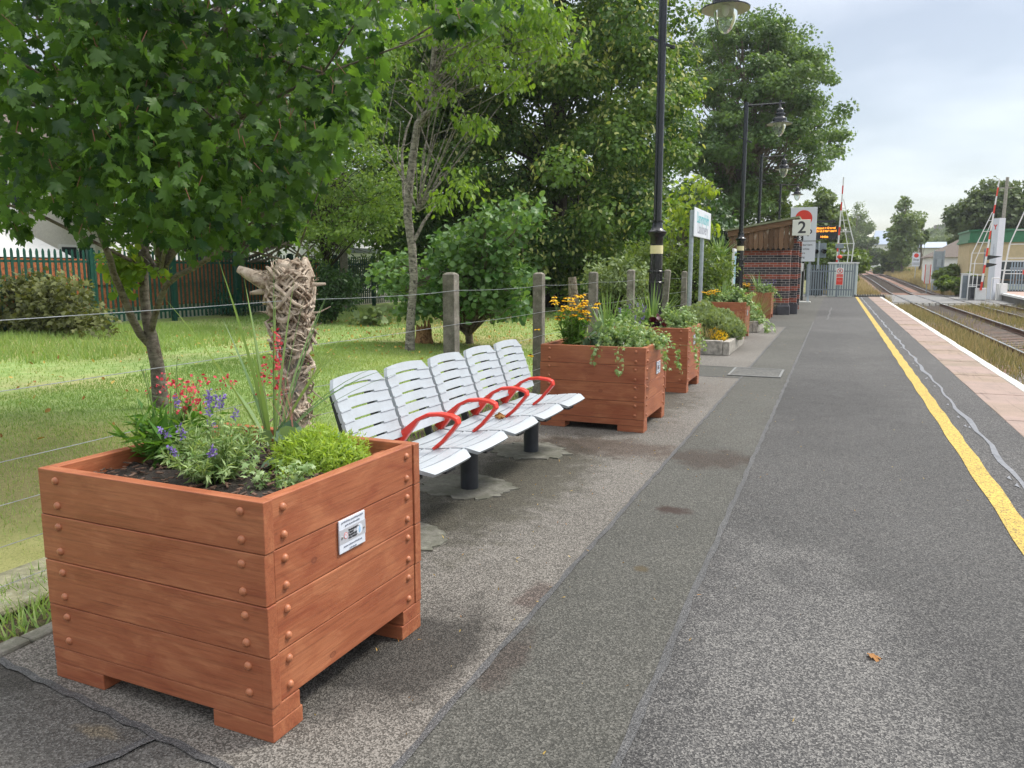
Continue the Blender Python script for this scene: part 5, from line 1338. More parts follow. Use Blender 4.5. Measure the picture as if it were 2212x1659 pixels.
rsg = thing('far_road_signal', 'black hooded road signal lamps on a post before the cream building', 'traffic signal', (9.05, 60.6, -.55)); MB().lathe([(.0, 0), (.05, 0), (.05, 3.4), (.0, 3.4)], n=8).build('post', M['gv'], rsg)
for z in (2.65, 2.15):
    MB().bx(.1, .25, -.12, .12, z, z+.3).build('lamp', M['black'], rsg); MB().prism([(.25, z+.02), (.25, z+.30), (1.0 if z > 2.5 else .75, z+.22), (.6, z+.12)], -.12, .12, 'y').build('hood', M['black'], rsg)
for (px, pyt, Y, wd, mm, lab) in ((2084, 592, 61, .55, 'white', 'white equipment cabinet at the far side of the crossing'), (2108, 598, 60.5, .8, 'dark_metal', 'dark grey control cabinet beside the white cabinet')):
    p = W(px, 632, Y); q = W(px, pyt, Y); t = thing('control_cabinet', lab, 'cabinet', (p[0], Y, -.6)); MB().bx(-wd/2, wd/2, -.25, .25, 0, q[2]+.6).build('body', M[mm] if mm == 'white' else plain('mid_grey_cabinet', (.11, .115, .12), .5, .1, 4), t, bevel=.03); MB().bx(-wd/2-.04, wd/2+.04, -.3, .3, q[2]+.602, q[2]+.65).build('lid', M[mm], t); MB().bx(-wd/2+.05, wd/2-.05, -.265, -.252, .15, q[2]+.5).build('door', M['gv'] if mm == 'white' else M['dark_metal'], t)
rl = thing('guard_rail', 'white tubular guard rail round the crossing cabinets', 'railing', (8.75, 60.0, -.6)); mb = MB()
for x in (-.6, -.1, .75, 1.2): mb.tube([(x, 0, 0), (x, 0, 1.75 if x < 0 else 1.5)], .03, 6)
mb.tube([(-.6, 0, 1.75), (-.1, 0, 1.75)], .03, 6).tube([(-.6, 0, .95), (-.1, 0, .95)], .03, 6).tube([(.75, 0, 1.5), (1.2, 0, 1.5)], .03, 6); mb.build('rails', M['white'], rl)
gp = thing('grey_palisade', 'light blue-grey steel panel fence beside the bungalow', 'fence', (9.6, 79, 0)); mb = MB()
for i in range(9): mb.bx(-1.6+i*.5, -1.12+i*.5, -.02 if i % 2 else 0, .03, -.4, 1.7+.02*i)
mb.build('panel', plain('blue_grey_steel', (.25, .32, .37), .6, .12, 3), gp); MB().bx(-1.6, 2.8, .04, .1, 0, .1).bx(-1.6, 2.8, .04, .1, 1.2, 1.3).build('rail', M['galv'], gp)
g2 = thing('grey_palisade', 'grey palisade fence cut by the right edge of the picture', 'fence', (11.6, 64.2, FZ)); mb = MB()
for i in range(14): mb.prism(pal(-.3+i*.17, 2.1), -.01, .01, 'y')
mb.build('paling_panel', plain('blue_grey_paling', (.22, .29, .35), .6, .12, 3), g2); MB().bx(-.4, 2.1, .02, .07, .4, .48).bx(-.4, 2.1, .02, .07, 1.6, 1.68).build('rail', M['galv'], g2)
sgn = thing('road_sign_back', 'grey back of a tall road sign on two posts', 'sign', (W(2028, 560, 82)[0], 82, .1)); MB().bx(-.46, .46, 0, .04, .9, 3.0).build('panel', plain('grey_sign_back', (.27, .31, .34), .6, .1, 3), sgn)
for x in (-.42, .42): MB().bx(x-.05, x+.05, -.1, -.02, -.6, 3.1).build('post', M['galv'], sgn)
MB().bx(-.15, .2, -.12, -.02, 1.6, 2.3).build('box', M['galv'], sgn)
wpn = thing('warning_board', 'small white board with red edges beside the grey road sign', 'sign', (W(2004, 590, 79)[0], 79, 0)); MB().bx(-.22, .22, 0, .03, .2, 1.9).build('panel', M['white'], wpn); MB().bx(-.24, -.18, -.02, -.002, .2, 1.9).bx(.18, .24, -.02, -.002, .2, 1.9).build('red_edge', M['signred'], wpn); MB().bx(-.05, .05, .03, .1, -.7, 1.5).build('post', M['galv'], wpn)
# bungalow, long white building, shed roof
M['tile'] = plain('brown_roof_tiles', (.095, .075, .062), .85, .3, 12, bump=.4); M['bluepan'] = plain('solar_panel', (.045, .07, .20), .12, .1, 5, spec=.8); M['blueroof'] = plain('pale_blue_grey_roof', (.30, .36, .46), .6, .06, 2)
def house(loc, wx, dy, h, rh, mwall, mroof, label, hip=1.5, name='bungalow'):
    t = thing(name, label, 'house', loc); MB().bx(0, wx, 0, dy, -2, h).build('wall', mwall, t)
    o = .35; A = [(-o, -o), (wx+o, -o), (wx+o, dy+o), (-o, dy+o)]; B = [(hip, dy/2), (wx-hip, dy/2)]
    MB().add([(x, y, h) for x, y in A] + [(x, y, h+rh) for x, y in B], [(0, 1, 5, 4), (1, 2, 5), (2, 3, 4, 5), (3, 0, 4), (3, 2, 1, 0)]).build('roof', mroof, t)
    return t
p = W(2035, 575, 95); hb = house((W(2012, 560, 95)[0], 95, 0), 11, 9, 2.75, 2.1, M['white'], M['tile'], 'white bungalow with brown hipped roof and blue solar panels', 3.2)
sp_ = MB()
for i in range(4):
    for j in range(2):
        x = 3.1+i*1.15; y0 = .75+j*1.25; sl_ = 2.1/(4.5+.35)
        f_ = lambda y: 2.75 + (y+.35)*sl_ + .06
        sp_.add([(x, y0, f_(y0)), (x+1.05, y0, f_(y0)), (x+1.05, y0+1.15, f_(y0+1.15)), (x, y0+1.15, f_(y0+1.15))], [(0, 1, 2, 3)])
sp_.build('solar_panels', M['bluepan'], hb)
wnd = MB().bx(3.0, 4.2, -.06, .0, .7, 1.7).build('window', M['fascia'], hb); MB().bx(3.1, 4.1, -.08, -.061, .8, 1.6).build('pane', M['glass_dark'], wnd)
lb = house((W(1944, 540, 190)[0], 190, 1.6), 12, 8, 4.4, 1.3, plain('pale_cream_wall', (.5, .5, .44), .8, .05, 2), M['blueroof'], 'long low cream building with a pale blue roof', .8, 'long_building')
for i in range(3):
    wq = MB().bx(1.2+i*2.6, 2.6+i*2.6, -.06, 0, 1.6, 2.5).build('window', M['white'], lb); MB().bx(1.3+i*2.6, 2.5+i*2.6, -.08, -.061, 1.7, 2.4).build('pane', M['glass_dark'], wq)
house((W(1886, 540, 255)[0], 255, 2), 9., 10, 6.6, 4.2, M['white'], M['blueroof'], 'distant shed with a pale blue pitched roof behind the trees', .5, 'shed')

# ---- left: palisade, boards, houses
pf = thing('green_palisade_fence', 'tall dark green steel palisade fence at the back of the lawn', 'fence', (-18.3, 20, 0)); M['pgreen'] = plain('dark_green_paint', (.008, .062, .045), .45, .2, 8)
y0 = 4.0
while y0 < 46:
    MB().bx(-.07, .07, y0-20-.05, y0-20+.05, -.1, 2.05).build('post', M['pgreen'], pf)
    mb = MB(); n = 17
    for i in range(n):
        yy = y0-20 + 2.75*(i+.7)/n; mb.prism([(yy-.034, .06), (yy+.034, .06), (yy+.034, 1.93), (yy+.014, 2.0), (yy-.014, 2.0), (yy-.034, 1.93)], .03, .045, 'x')
    mb.build('paling_panel', M['pgreen'], pf)
    MB().bx(-.03, .028, y0-20+.05, y0-20+2.7, 1.66, 1.72).bx(-.03, .028, y0-20+.05, y0-20+2.7, .25, .31).build('rail', M['pgreen'], pf)
    y0 += 2.75
bf = thing('board_fence', 'orange-brown wooden board fence behind the green palisade', 'fence', (-19.1, 16, 0)); M['orange_wood'] = barkmat('orange_brown_boards', (.30, .095, .038), (.50, .18, .075), (.18, .065, .035), (5, 5, 1.2))
mb = MB()
for i in range(150): mb.bx(-.012, .012 + .006*(i % 2), -11.6+i*.145, -11.6+i*.145+.138, .42, 1.77+.01*math.sin(i*2.3))
mb.build('boards', M['orange_wood'], bf); MB().bx(.02, .06, -11.6, 10.1, .40, .50).bx(.02, .06, -11.6, 10.1, 1.06, 1.16).build('rail', M['orange_wood'], bf)
wl = tag(MB().bx(-.12, .12, -14, 24, -.3, .42).build('low_wall', M['render'], loc=(-19.35, 16, 0)), 'low white rendered wall below the board fence', 'wall')
hs = thing('rendered_house', 'pale roughcast house with white windows behind the fences at the left', 'house', (-28, 14, 0)); MB().bx(-9, 0, -6, 9.6, -.3, 5.6).build('wall', M['render'], hs)
MB().add([(-9.4, -6.4, 5.6), (.4, -6.4, 5.6), (.4, 10, 5.6), (-9.4, 10, 5.6), (-4.5, -6.4, 8.6), (-4.5, 10, 8.6)], [(0, 1, 4), (1, 2, 5, 4), (2, 3, 5), (3, 0, 4, 5), (3, 2, 1, 0)]).build('roof', M['tile'], hs)
for (a, b, z0, z1) in ((4.7, 7.0, 1.1, 2.45), (7.6, 9.2, 1.1, 2.45), (0, 2.6, .9, 2.4), (5, 6.6, 3.6, 4.9)):
    wq = MB().bx(0, .06, a, b, z0, z1).build('window', M['white'], hs); MB().bx(.061, .07, a+.1, (a+b)/2-.05, z0+.1, z1-.1).bx(.061, .07, (a+b)/2+.05, b-.1, z0+.1, z1-.1).build('pane', M['glass_dark'], wq)
ex = MB().prism([(0, 1.9), (2.6, 1.9), (0, 2.9)], -5.8, 6.2, 'y'); ex.build('lean_to_roof', M['white'], hs); MB().bx(0, 2.5, -5.7, 6.1, -.2, 1.89).build('conservatory', M['glass_dark'], hs)
h2 = thing('white_house', 'white house with a grey band seen between the trees', 'house', (-28, 40, 0)); MB().bx(-9, 0, -3.5, 12, -.3, 5.5).build('wall', M['white'], h2)
MB().bx(.0, 1.2, 0, 11.8, 2.45, 2.75).build('grey_eaves', plain('grey_roof_edge', (.18, .21, .23), .6, .1, 3), h2); MB().bx(0, 1.1, .1, 11.7, -.3, 2.44).build('porch', M['white'], h2)
MB().add([(-9.4, -3.9, 5.5), (.4, -3.9, 5.5), (.4, 12.4, 5.5), (-9.4, 12.4, 5.5), (-4.5, -3.9, 8.4), (-4.5, 12.4, 8.4)], [(0, 1, 4), (1, 2, 5, 4), (2, 3, 5), (3, 0, 4, 5), (3, 2, 1, 0)]).build('roof', M['tile'], h2)
for a in (1.2, 5.2, 9.0): wq = MB().bx(0, .06, a, a+1.5, 3.5, 4.8).build('window', M['white'], h2); MB().bx(.061, .07, a+.1, a+1.4, 3.6, 4.7).build('pane', M['glass_dark'], wq)
tp_ = thing('telegraph_pole', 'pale grey concrete pole in front of the palisade', 'pole', (-17.6, 25.6, 0)); MB().tube([(0, 0, -.2), (0, 0, 9)], [.16, .12], 10).build('pole', M['concrete'], tp_, smooth=True); MB().bar((-.9, 0, 8.4), (.9, 0, 8.4), .1, .1).build('crossarm', M['grey_wood'], tp_)
p = W(2163, 500, 90); tp2 = thing('telegraph_pole', 'brown wooden telegraph pole behind the cream building', 'pole', (p[0], 90, -.3)); MB().tube([(0, 0, -.2), (.12, 0, 10.6)], [.19, .14], 9).build('pole', M['grey_wood'], tp2, smooth=True); MB().bar((-.5, 0, 9.6), (.75, 0, 9.6), .1, .1).build('crossarm', M['grey_wood'], tp2)

# ================================================================== TREES
def px_clumps(ells, Y, dY, n_per_area=.0016, rad=.45, seed=1):
    """clump centres for a crown: photo ellipses carried to depth Y with real thickness dY"""
    r2 = np.random.default_rng(seed); C = []
    for e in ells:
        px, py, rx, ry = e[:4]; y_ = e[4] if len(e) > 4 else Y
        n = max(2, int(math.pi*rx*ry*n_per_area))
        for _ in range(n):
            a = r2.uniform(0, 6.28); q = r2.uniform()**.5
            C.append(W(px+rx*q*math.cos(a), py+ry*q*math.sin(a), y_ + r2.uniform(-dY, dY)))
    return np.array(C)
def make_tree(name, label, cat, base, trunk, tr, mwood, C, crad, nleaf, size, tm, mleaf, droop=.5, upn=.6, jit=.5, shell=.5, r0=.05, frac=(.35, .95), lim=1., extra=None, group=None, outw=.6):
    base = np.array(base, float); t = thing(name, label, cat, tuple(base), 0, group)
    C = np.asarray(C) - base; T = [np.array(p, float) - base for p in trunk]
    mb = MB(); mb.tube(T, tr, 12)
    if extra:
        for pts, rr in extra: mb.tube([np.array(q)-base for q in pts], rr, 10)
    k = rng.permutation(len(C))[:int(len(C)*lim)]; limbs(mb, T, tr, C[k], r0, frac)
    mb.build('trunk', mwood, t, smooth=True, fix=False)
    rad = np.array(crad, float)*rng.uniform(.7, 1.3, (len(C), 1))
    n_each = np.maximum(3, (nleaf/len(C)*rng.uniform(.6, 1.4, len(C)))).astype(int)
    P, d, cv = in_clumps(C, rad, n_each, shell); P[:, 2] = np.maximum(P[:, 2], .05)
    leaves('crown', P, size, tm, mleaf, t, d, droop, upn, jit, cv, outw)
    return t

# --- big maple over the foreground
MY = 6.55
main = [(347, 868), (340, 791), (327, 729), (318, 692), (312, 642), (310, 568), (314, 523), (322, 440), (330, 330), (335, 200), (340, 20)]
left = [(322, 742), (303, 722), (286, 690), (272, 655), (258, 620), (245, 590), (238, 560), (222, 520), (190, 430), (150, 330), (100, 200)]
right = [(325, 720), (335, 680), (345, 647), (360, 615), (387, 593), (416, 580), (451, 558), (500, 520), (560, 470), (640, 400)]
tw = lambda L, dy=0.: [W(x, y, MY + dy*i/len(L)) for i, (x, y) in enumerate(L)]
bot_x = [-900, -300, 0, 20, 45, 70, 110, 150, 190, 225, 260, 300, 350, 400, 450, 500, 560, 600, 640, 670, 700, 740, 780, 820, 835, 3000]
bot_y = [520, 480, 470, 520, 525, 450, 425, 470, 520, 548, 530, 520, 530, 545, 540, 545, 535, 525, 500, 440, 400, 330, 250, 170, 60, -80]
def keep_maple(p, mrg=12):
    x, y, c = PJ(np.array([p])); 
    if c[0] < 2.2: return False
    return y[0] < np.interp(x[0], bot_x, bot_y) - mrg
cm = []
while len(cm) < 320:
    p = np.array([-6.2, 6.1, 4.3]) + nrm(rng.normal(size=(1, 3)))[0]*np.array([3.8, 3.9, 3.3])*rng.uniform()**.4
    if keep_maple(p, 25) and p[1] > 1.2 and p[2] > 1.5: cm.append(p)
near = []
while len(near) < 130:       # the lowest boughs, hanging towards the platform
    px_, py_ = rng.uniform(-80, 830), rng.uniform(-60, 560); d_ = rng.uniform(5.0, 7.4)
    if py_ < np.interp(px_, bot_x, bot_y) - 30: p = W(px_, py_, 1.); near.append(p*0 + W(px_, py_, d_*.93 - max(0, (1106-px_))/1680*.38*d_))
hang = [W(960, 30, 4.4), W(1010, 25, 4.5), W(1050, 35, 4.5), W(985, 55, 4.4), W(780, 190, 4.6), W(740, 260, 4.7), W(670, 285, 4.9), W(300, 480, 5.2), W(40, 495, 4.6), W(35, 470, 4.6), W(160, 455, 4.6), W(225, 500, 4.7)]
C = np.array(cm + near + hang)
base = W(345, 866, MY); base[2] = -.05
t = thing('maple_tree', 'three stemmed maple with dark lobed leaves hanging over the left foreground', 'tree', tuple(base))
mb = MB(); T0 = [p - base for p in tw(main)]; T0[0][2] = 0
mb.tube(T0, [.092, .074, .070, .056, .051, .046, .043, .04, .036, .03, .02], 12)
mb.tube([p - base for p in tw(left, -1.2)], [.048, .044, .042, .04, .037, .035, .033, .03, .026, .022, .015], 10)
mb.tube([p - base for p in tw(right, -.8)], [.04, .036, .034, .032, .03, .028, .026, .022, .016, .01], 9)
Cl = C[C[:, 2] > 2.5]; limbs(mb, T0, [.05]*11, (Cl[rng.permutation(len(Cl))[:120]] - base), .024, (.72, .98), 6)
mb.build('trunk', M['bark_smooth'], t, smooth=True, fix=False)
rad = np.array([.42, .42, .30])*rng.uniform(.7, 1.25, (len(C), 1))
ne = np.full(len(C), 34); ne[320:] = 46; ne[450:] = 18; rad[450:] *= .42
P, d, cv = in_clumps(C - base, rad, ne, .55)
X_, Y_, c_ = PJ(P + base); ok = (c_ > 2.0) & (Y_ < np.interp(X_, bot_x, bot_y) + 18)
P, d, cv = P[ok], d[ok], cv[ok]
leaves('crown', P, .092, T_MAPLE, M['maple'], t, d, .75, .45, .55, cv*.8, .6)
pet = MB(); 
for i in rng.permutation(len(P))[:900]: pet.tube([P[i], P[i] + np.array([rng.normal()*.03, rng.normal()*.03, .07])], .0022, 4)
pet.build('leaf_stalks', M['redstem'], t, fix=False)
lf = px_clumps([(262, 590, 26, 40), (285, 575, 20, 20), (345, 585, 14, 10), (245, 560, 20, 20)], MY-.2, .25, .008); P, d, cv = in_clumps(lf - base, np.full((len(lf), 3), .10), 9, .6)
leaves('trunk_shoots', P, .085, T_ROUND, M['sapling'], t, d, .4, .6, .5, cv*.5)

# --- leaning trunk in front of the palisade with its own crown
b = W(465, 672, 21.9); b[2] = -.05
make_tree('broadleaf_tree', 'thick leaning trunk by the palisade with green foliage above it', 'tree', b, [b, W(455, 630, 21.8), W(470, 590, 21.7), W(492, 545, 21.6), W(500, 420, 21.5), W(510, 250, 21.5)], [.45, .37, .33, .3, .25, .15], M['bark'],
          np.concatenate([px_clumps([(560, 450, 170, 60), (480, 250, 260, 180), (720, 500, 50, 40), (760, 450, 60, 50), (690, 560, 26, 12), (610, 510, 60, 20)], 21, 2.2, .0026)]), (.5, .5, .34), 17000, .17, T_SYC, M['thorn'], .6, .6, .5, .6, .06)
# --- small leaved tree with level branches
b = W(722, 672, 19.6); b[2] = -.05
make_tree('hawthorn_tree', 'small leaved tree with level branches between the maple and the pale trunk', 'tree', b, [b, b+[.15, -.3, 1.0], b+[.2, -.7, 2.0], b+[.5, -1.2, 3.2], b+[.6, -1.5, 4.4]], [.08, .07, .06, .045, .03], M['bark_dark'],
          px_clumps([(740, 430, 90, 45), (800, 480, 90, 40), (700, 350, 60, 50), (830, 420, 70, 50), (660, 450, 50, 70), (860, 350, 60, 30), (700, 510, 60, 24), (770, 300, 60, 45)], 17.5, 1.2, .0026), (.50, .42, .16), 7600, .105, T_OVAL, M['thorn'], .25, .7, .55, .6, .018, (.4, .9), .4)
# --- tree with the wavy pale trunk and bright drooping leaves
BY_ = 12.8; tk = [(885, 752), (887, 690), (894, 602), (890, 532), (880, 463), (885, 393), (894, 324), (902, 268), (936, 231), (931, 185), (938, 116), (943, 46), (946, -40), (940, -160)]
b = W(885, 752, BY_); b[2] = -.05; T = [W(x, y, BY_) for x, y in tk]; T[0][2] = -.05
br = lambda L: [W(x, y, BY_ + .12*i) for i, (x, y) in enumerate(L)]
make_tree('cherry_tree', 'slim pale wavy trunked tree with bright yellow-green drooping leaves', 'tree', b, T, [.10, .082, .078, .08, .08, .076, .072, .068, .068, .056, .05, .04, .034, .02], M['bark_pale'],
          px_clumps([(1000, 40, 110, 70), (1110, 40, 110, 70), (1200, 70, 60, 60), (870, 60, 50, 60), (830, 130, 40, 60), (930, 190, 50, 35), (1030, 130, 60, 50), (1120, 160, 50, 45), (1020, 265, 60, 22), (1000, 370, 26, 26), (965, 420, 30, 40), (1025, 420, 26, 30), (800, 240, 30, 50)], BY_, .9, .0022, seed=3), (.26, .26, .18), 5200, .105, T_OVAL, M['cherry'], .9, .3, .35, .65, .014, (.5, .95), .22,
          [(br([(895, 520), (915, 480), (932, 455), (940, 445)]), [.035, .03, .02, .01]), (br([(905, 265), (930, 330), (960, 380), (975, 410), (970, 450)]), [.016, .013, .01, .008, .004]), (br([(880, 470), (872, 420), (868, 330), (878, 280), (890, 250), (850, 215)]), [.03, .028, .024, .02, .014, .006]), (br([(925, 250), (900, 300), (850, 330), (835, 350)]), [.012, .01, .007, .004]), (br([(936, 150), (970, 120), (1040, 80), (1120, 60)]), [.03, .024, .016, .006]), (br([(942, 60), (900, 30), (850, 10)]), [.024, .018, .008]), (br([(985, 160), (985, 210), (1010, 260), (1015, 300)]), [.010, .009, .007, .003])])
# --- apple bush behind the first plain fence post
b = W(1015, 737, 14.6); b[2] = -.05
make_tree('apple_tree', 'young apple tree with large rounded leaves behind the concrete fence posts', 'fruit tree', b, [b, W(1012, 715, 14.6), W(1005, 690, 14.5), W(1000, 640, 14.4), W(1010, 560, 14.4)], [.085, .075, .06, .05, .03], M['bark'],
          px_clumps([(1000, 560, 80, 60), (1080, 510, 55, 55), (1060, 600, 90, 60), (950, 640, 70, 40), (870, 600, 40, 60), (830, 590, 20, 30), (1140, 470, 26, 30), (1120, 430, 20, 14), (1030, 660, 90, 30), (900, 660, 40, 25), (1100, 660, 50, 25), (1050, 480, 30, 30), (975, 520, 30, 40), (1160, 455, 14, 14)], 14, .9, .0030, seed=5), (.27, .27, .20), 6000, .122, T_ROUND, M['apple'], .15, .7, .5, .7, .03, (.1, .9), .8)
# --- great lime
b = np.array(G(1230, 640)); b = W(1200, 640, 30.); b[2] = -.05
cc = W(1175, 300, 29.); 
def keep_lime(p):
    x, y, c = PJ(np.array([p])); return x[0] > 770 and x[0] < np.interp(y[0], [-600, 0, 100, 300, 450, 600], [1440, 1460, 1480, 1478, 1450, 1380]) and y[0] < np.interp(x[0], [770, 830, 900, 1100, 1300, 1400], [480, 540, 600, 640, 625, 600])
C = np.concatenate([shell_boughs((cc[0], 29, 8.2), (6.7, 5.2, 8.6), 105, 7, (.75, 1.0, .30), .8, .9, keep_lime), shell_clumps((cc[0], 29.5, 8.), (5.6, 4.2, 7.6), 170, .25, .9, keep_lime)])
make_tree('lime_tree', 'huge dense dark green lime tree with pale yellow bracts filling the middle', 'tree', b, [b, b+[0, 0, 2], b+[.1, 0, 5], b+[0, .2, 10], b+[.2, .2, 15]], [.5, .4, .35, .25, .08], M['bark_dark'], C, (.80, .80, .50), 225000, .138, T_ROUND, M['lime'], .55, .7, .45, .35, .05, (.15, .95), .05)
q_ = C[:, 0] + .25*C[:, 2]; k = q_ > np.percentile(q_, 30); P, d, cv = in_clumps(C[k], np.array([.92, .92, .60]), 70, .05)
f = (P[:, 1] < 31) & (d[:, 2] > -.4) & (rng.uniform(0, 1, len(P)) < cv*1.2); P, d = P[f], d[f]; k2 = np.ones(len(P), bool)
tl_ = [o for o in bpy.data.objects if o.get('category') == 'tree'][-1]; bb = np.array(tl_.location)
leaves('bracts', P[k2] - bb, .17, T_OVAL, M['bract'], tl_, d[k2], .9, .3, .4)
# --- sycamore behind the lamps
b = W(1588, 560, 54.); b[2] = -.05
def keep_syc(p):
    x, y, c = PJ(np.array([p])); x, y = x[0], y[0]
    hi = np.interp(y, [10, 25, 60, 100, 150, 200, 240, 300, 360, 390, 420, 470, 520], [1640, 1680, 1745, 1780, 1810, 1820, 1850, 1835, 1820, 1800, 1700, 1690, 1640]); return y > 12 and y < 545 and 1475 < x < hi - 10
cc = W(1650, 300, 54.)
C = shell_boughs((cc[0], 54, 10.4), (7.6, 5.6, 8.4), 125, 6, (.9, 1.0, .25), .45, 2.4, keep_syc)
make_tree('sycamore_tree', 'large mid-green sycamore behind the lamp posts with ragged outline against the sky', 'tree', b, [b, W(1590, 480, 54), W(1588, 420, 54), W(1610, 330, 54), W(1640, 200, 54), W(1655, 110, 54)], [.38, .33, .3, .24, .14, .05], M['bark'], C, (.72, .72, .40), 70000, .20, T_CLUST, M['maple2'], .55, .8, .45, .5, .07, (.3, .95), .6)

# --- shrubs and small trees along the fence
def shrub(name, label, ells, Y, dY, dens, rad, n, size, tm, mat, base=None, droop=.2, cat='shrub', wood='bark_dark', group=None, r0=.012):
    C = px_clumps(ells, Y, dY, dens, seed=int(abs(ells[0][0])))
    C[:, 2] = np.maximum(C[:, 2], .12); g_ = np.array([C[:, 0].mean(), C[:, 1].mean(), -.03]) if base is None else np.array(base, float)
    return make_tree(name, label, cat, g_, [g_, g_+[.02, 0, .25], g_+[.0, .02, max(.4, C[:, 2].max()*.6)]], [r0*2.4, r0*2, r0], M[wood], C, rad, n, size, tm, M[mat], droop, .7, .55, .6, r0, (.05, .6), 1., None, group)
shrub('bramble_bush', 'dull green and brown leafed bramble bush in front of the green palisade', [(60, 650, 70, 60), (130, 640, 60, 45), (30, 690, 60, 40), (160, 680, 60, 40), (90, 620, 40, 30), (210, 700, 30, 25), (5, 660, 40, 60), (120, 700, 70, 28)], 13.0, .8, .0038, (.30, .30, .18), 4200, .13, T_SYC, 'bramble', None, .1)
shrub('dark_shrub', 'dark glossy shrub round the foot of the leaning trunk', [(430, 660, 50, 36), (470, 650, 40, 40), (400, 680, 30, 20), (510, 672, 24, 26)], 20.9, .8, .006, (.4, .4, .3), 3600, .11, T_OVAL, 'darkshrub')
shrub('dark_shrub', 'dark rounded shrub behind the root sculpture', [(715, 640, 45, 40), (690, 660, 30, 24), (740, 610, 30, 26), (700, 600, 20, 20)], 18.6, .6, .006, (.36, .36, .26), 3600, .11, T_OVAL, 'darkshrub')
shrub('low_leafy_plant', 'low broad leafed plant in the lawn behind the root sculpture', [(800, 690, 26, 12), (815, 684, 18, 12), (770, 692, 14, 8)], 18.3, .3, .012, (.18, .18, .10), 130, .20, T_ROUND, 'hebe')
shrub('apple_tree', 'small sparse apple tree behind the dead stumps', [(1320, 600, 50, 40), (1370, 610, 40, 36), (1290, 585, 22, 26), (1345, 640, 50, 26), (1395, 595, 24, 26)], 15.8, .7, .0042, (.26, .26, .18), 2300, .095, T_OVAL, 'hebe', None, .2, 'fruit tree')
shrub('rose_shrub', 'yellow-green rose shrub behind the station name board', [(1480, 600, 44, 56), (1530, 590, 40, 50), (1555, 610, 30, 24), (1460, 650, 30, 30), (1500, 545, 26, 26), (1540, 630, 36, 30), (1440, 590, 20, 40)], 20.5, 1.0, .0042, (.36, .36, .26), 5200, .10, T_OVAL, 'shrub', None, .3)
shrub('rose_shrub', 'green rose shrub left of the nearest lamp post', [(1400, 600, 24, 46), (1380, 560, 26, 30), (1420, 560, 20, 40)], 21.5, .8, .0045, (.36, .36, .26), 2400, .10, T_OVAL, 'shrub')
shrub('rose_shrub', 'small yellow-green shrub against the left end of the shelter', [(1575, 575, 18, 30), (1572, 610, 18, 26)], 25.8, .4, .009, (.3, .3, .22), 1300, .09, T_OVAL, 'shrub')
b = W(1478, 600, 21.3); b[2] = 0
shrub('young_sapling', 'young tree with bright yellow-green leaves above the station name board', [(1505, 410, 36, 22), (1490, 440, 34, 26), (1530, 400, 20, 14), (1460, 490, 24, 24), (1445, 520, 20, 20), (1500, 490, 26, 30), (1475, 465, 20, 20), (1530, 480, 14, 20), (1440, 560, 16, 18)], 21.3, .6, .004, (.24, .24, .17), 620, .17, T_OVAL, 'sapling', b, .7, 'tree', 'bark', None, .014)
t = thing('cordyline', 'spiky cordyline palm with a fan of strap leaves beside the shelter', 'cordyline', tuple(W(1552, 600, 24.4)*np.array([1, 1, 0]))); MB().tube([(0, 0, 0), (.03, 0, 1.0), (0, 0, 1.75)], [.09, .07, .06], 8).build('trunk', M['bark'], t, smooth=True); blades('leaves', M['strap'], t, (0, 0, 1.75), 90, .85, .05, (.1, 2.4), .5, .05)
def dense(name, label, c, rad, n, nl, size, mat, crad=(.9, .9, .7), base=None, cat='tree', inner=.5, tm=T_CLUST, wood='bark_dark', tr=.2, group=None, keep=None, droop=.4):
    C = shell_clumps(c, rad, n, inner, .3 if c[2] < 40 else None, keep); b = np.array([c[0], c[1], 0. if base is None else base])
    h = c[2]+rad[2]*.7 - b[2]
    return make_tree(name, label, cat, b, [b, b+[.1, 0, h*.3], b+[-.1, .1, h*.65], b+[0, 0, h]], [tr, tr*.8, tr*.5, tr*.15], M[wood], C, crad, nl, size, tm, M[mat], droop, .8, .5, .5, tr*.25, (.2, .95), .3, None, group)
HG = 'hedge behind the palisade'
dense('hedge', 'clipped green hedge behind the right part of the palisade', (-19.9, 32, 1.1), (.6, 8.5, .95), 130, 9000, .13, 'hedge', (.5, .6, .45), None, 'hedge', .6, tr=.06)
def kx(lo, hi, top=-9999): 
    def f(p):
        x, y, c = PJ(np.array([p])); return lo < x[0] < hi and y[0] > top
    return f
dense('holly_tree', 'dark evergreen mass under the lime and sycamore crowns', (-10.5, 34, 3.2), (5.5, 2.5, 3.4), 150, 13000, .26, 'darkshrub', (.9, .8, .8), tr=.15)
dense('yew_tree', 'dark evergreen standing behind the shelter roof', (-7.2, 38, 2.6), (3.2, 2.5, 2.8), 90, 8000, .24, 'darkshrub', (.8, .8, .7), tr=.15, keep=kx(1400, 1700, 440))
dense('conifer', 'golden green conifer beyond the shelter', (-4.4, 52, 3.4), (1.6, 1.6, 3.2), 70, 4200, .22, 'shrub', (.5, .5, .5), tr=.12, keep=kx(1640, 1742, 395))
dense('background_tree', 'tall tree behind the palisade at the far left', (-25.5, 26, 6.5), (4.5, 4.5, 4.2), 110, 9000, .26, 'hedge', (1., 1., .7), tr=.3)
dense('background_tree', 'dark tree filling the gap left of the lime tree', (-23, 41, 8.5), (5, 4, 6.), 150, 12000, .28, 'lime', (1.1, 1.1, .8), tr=.3)
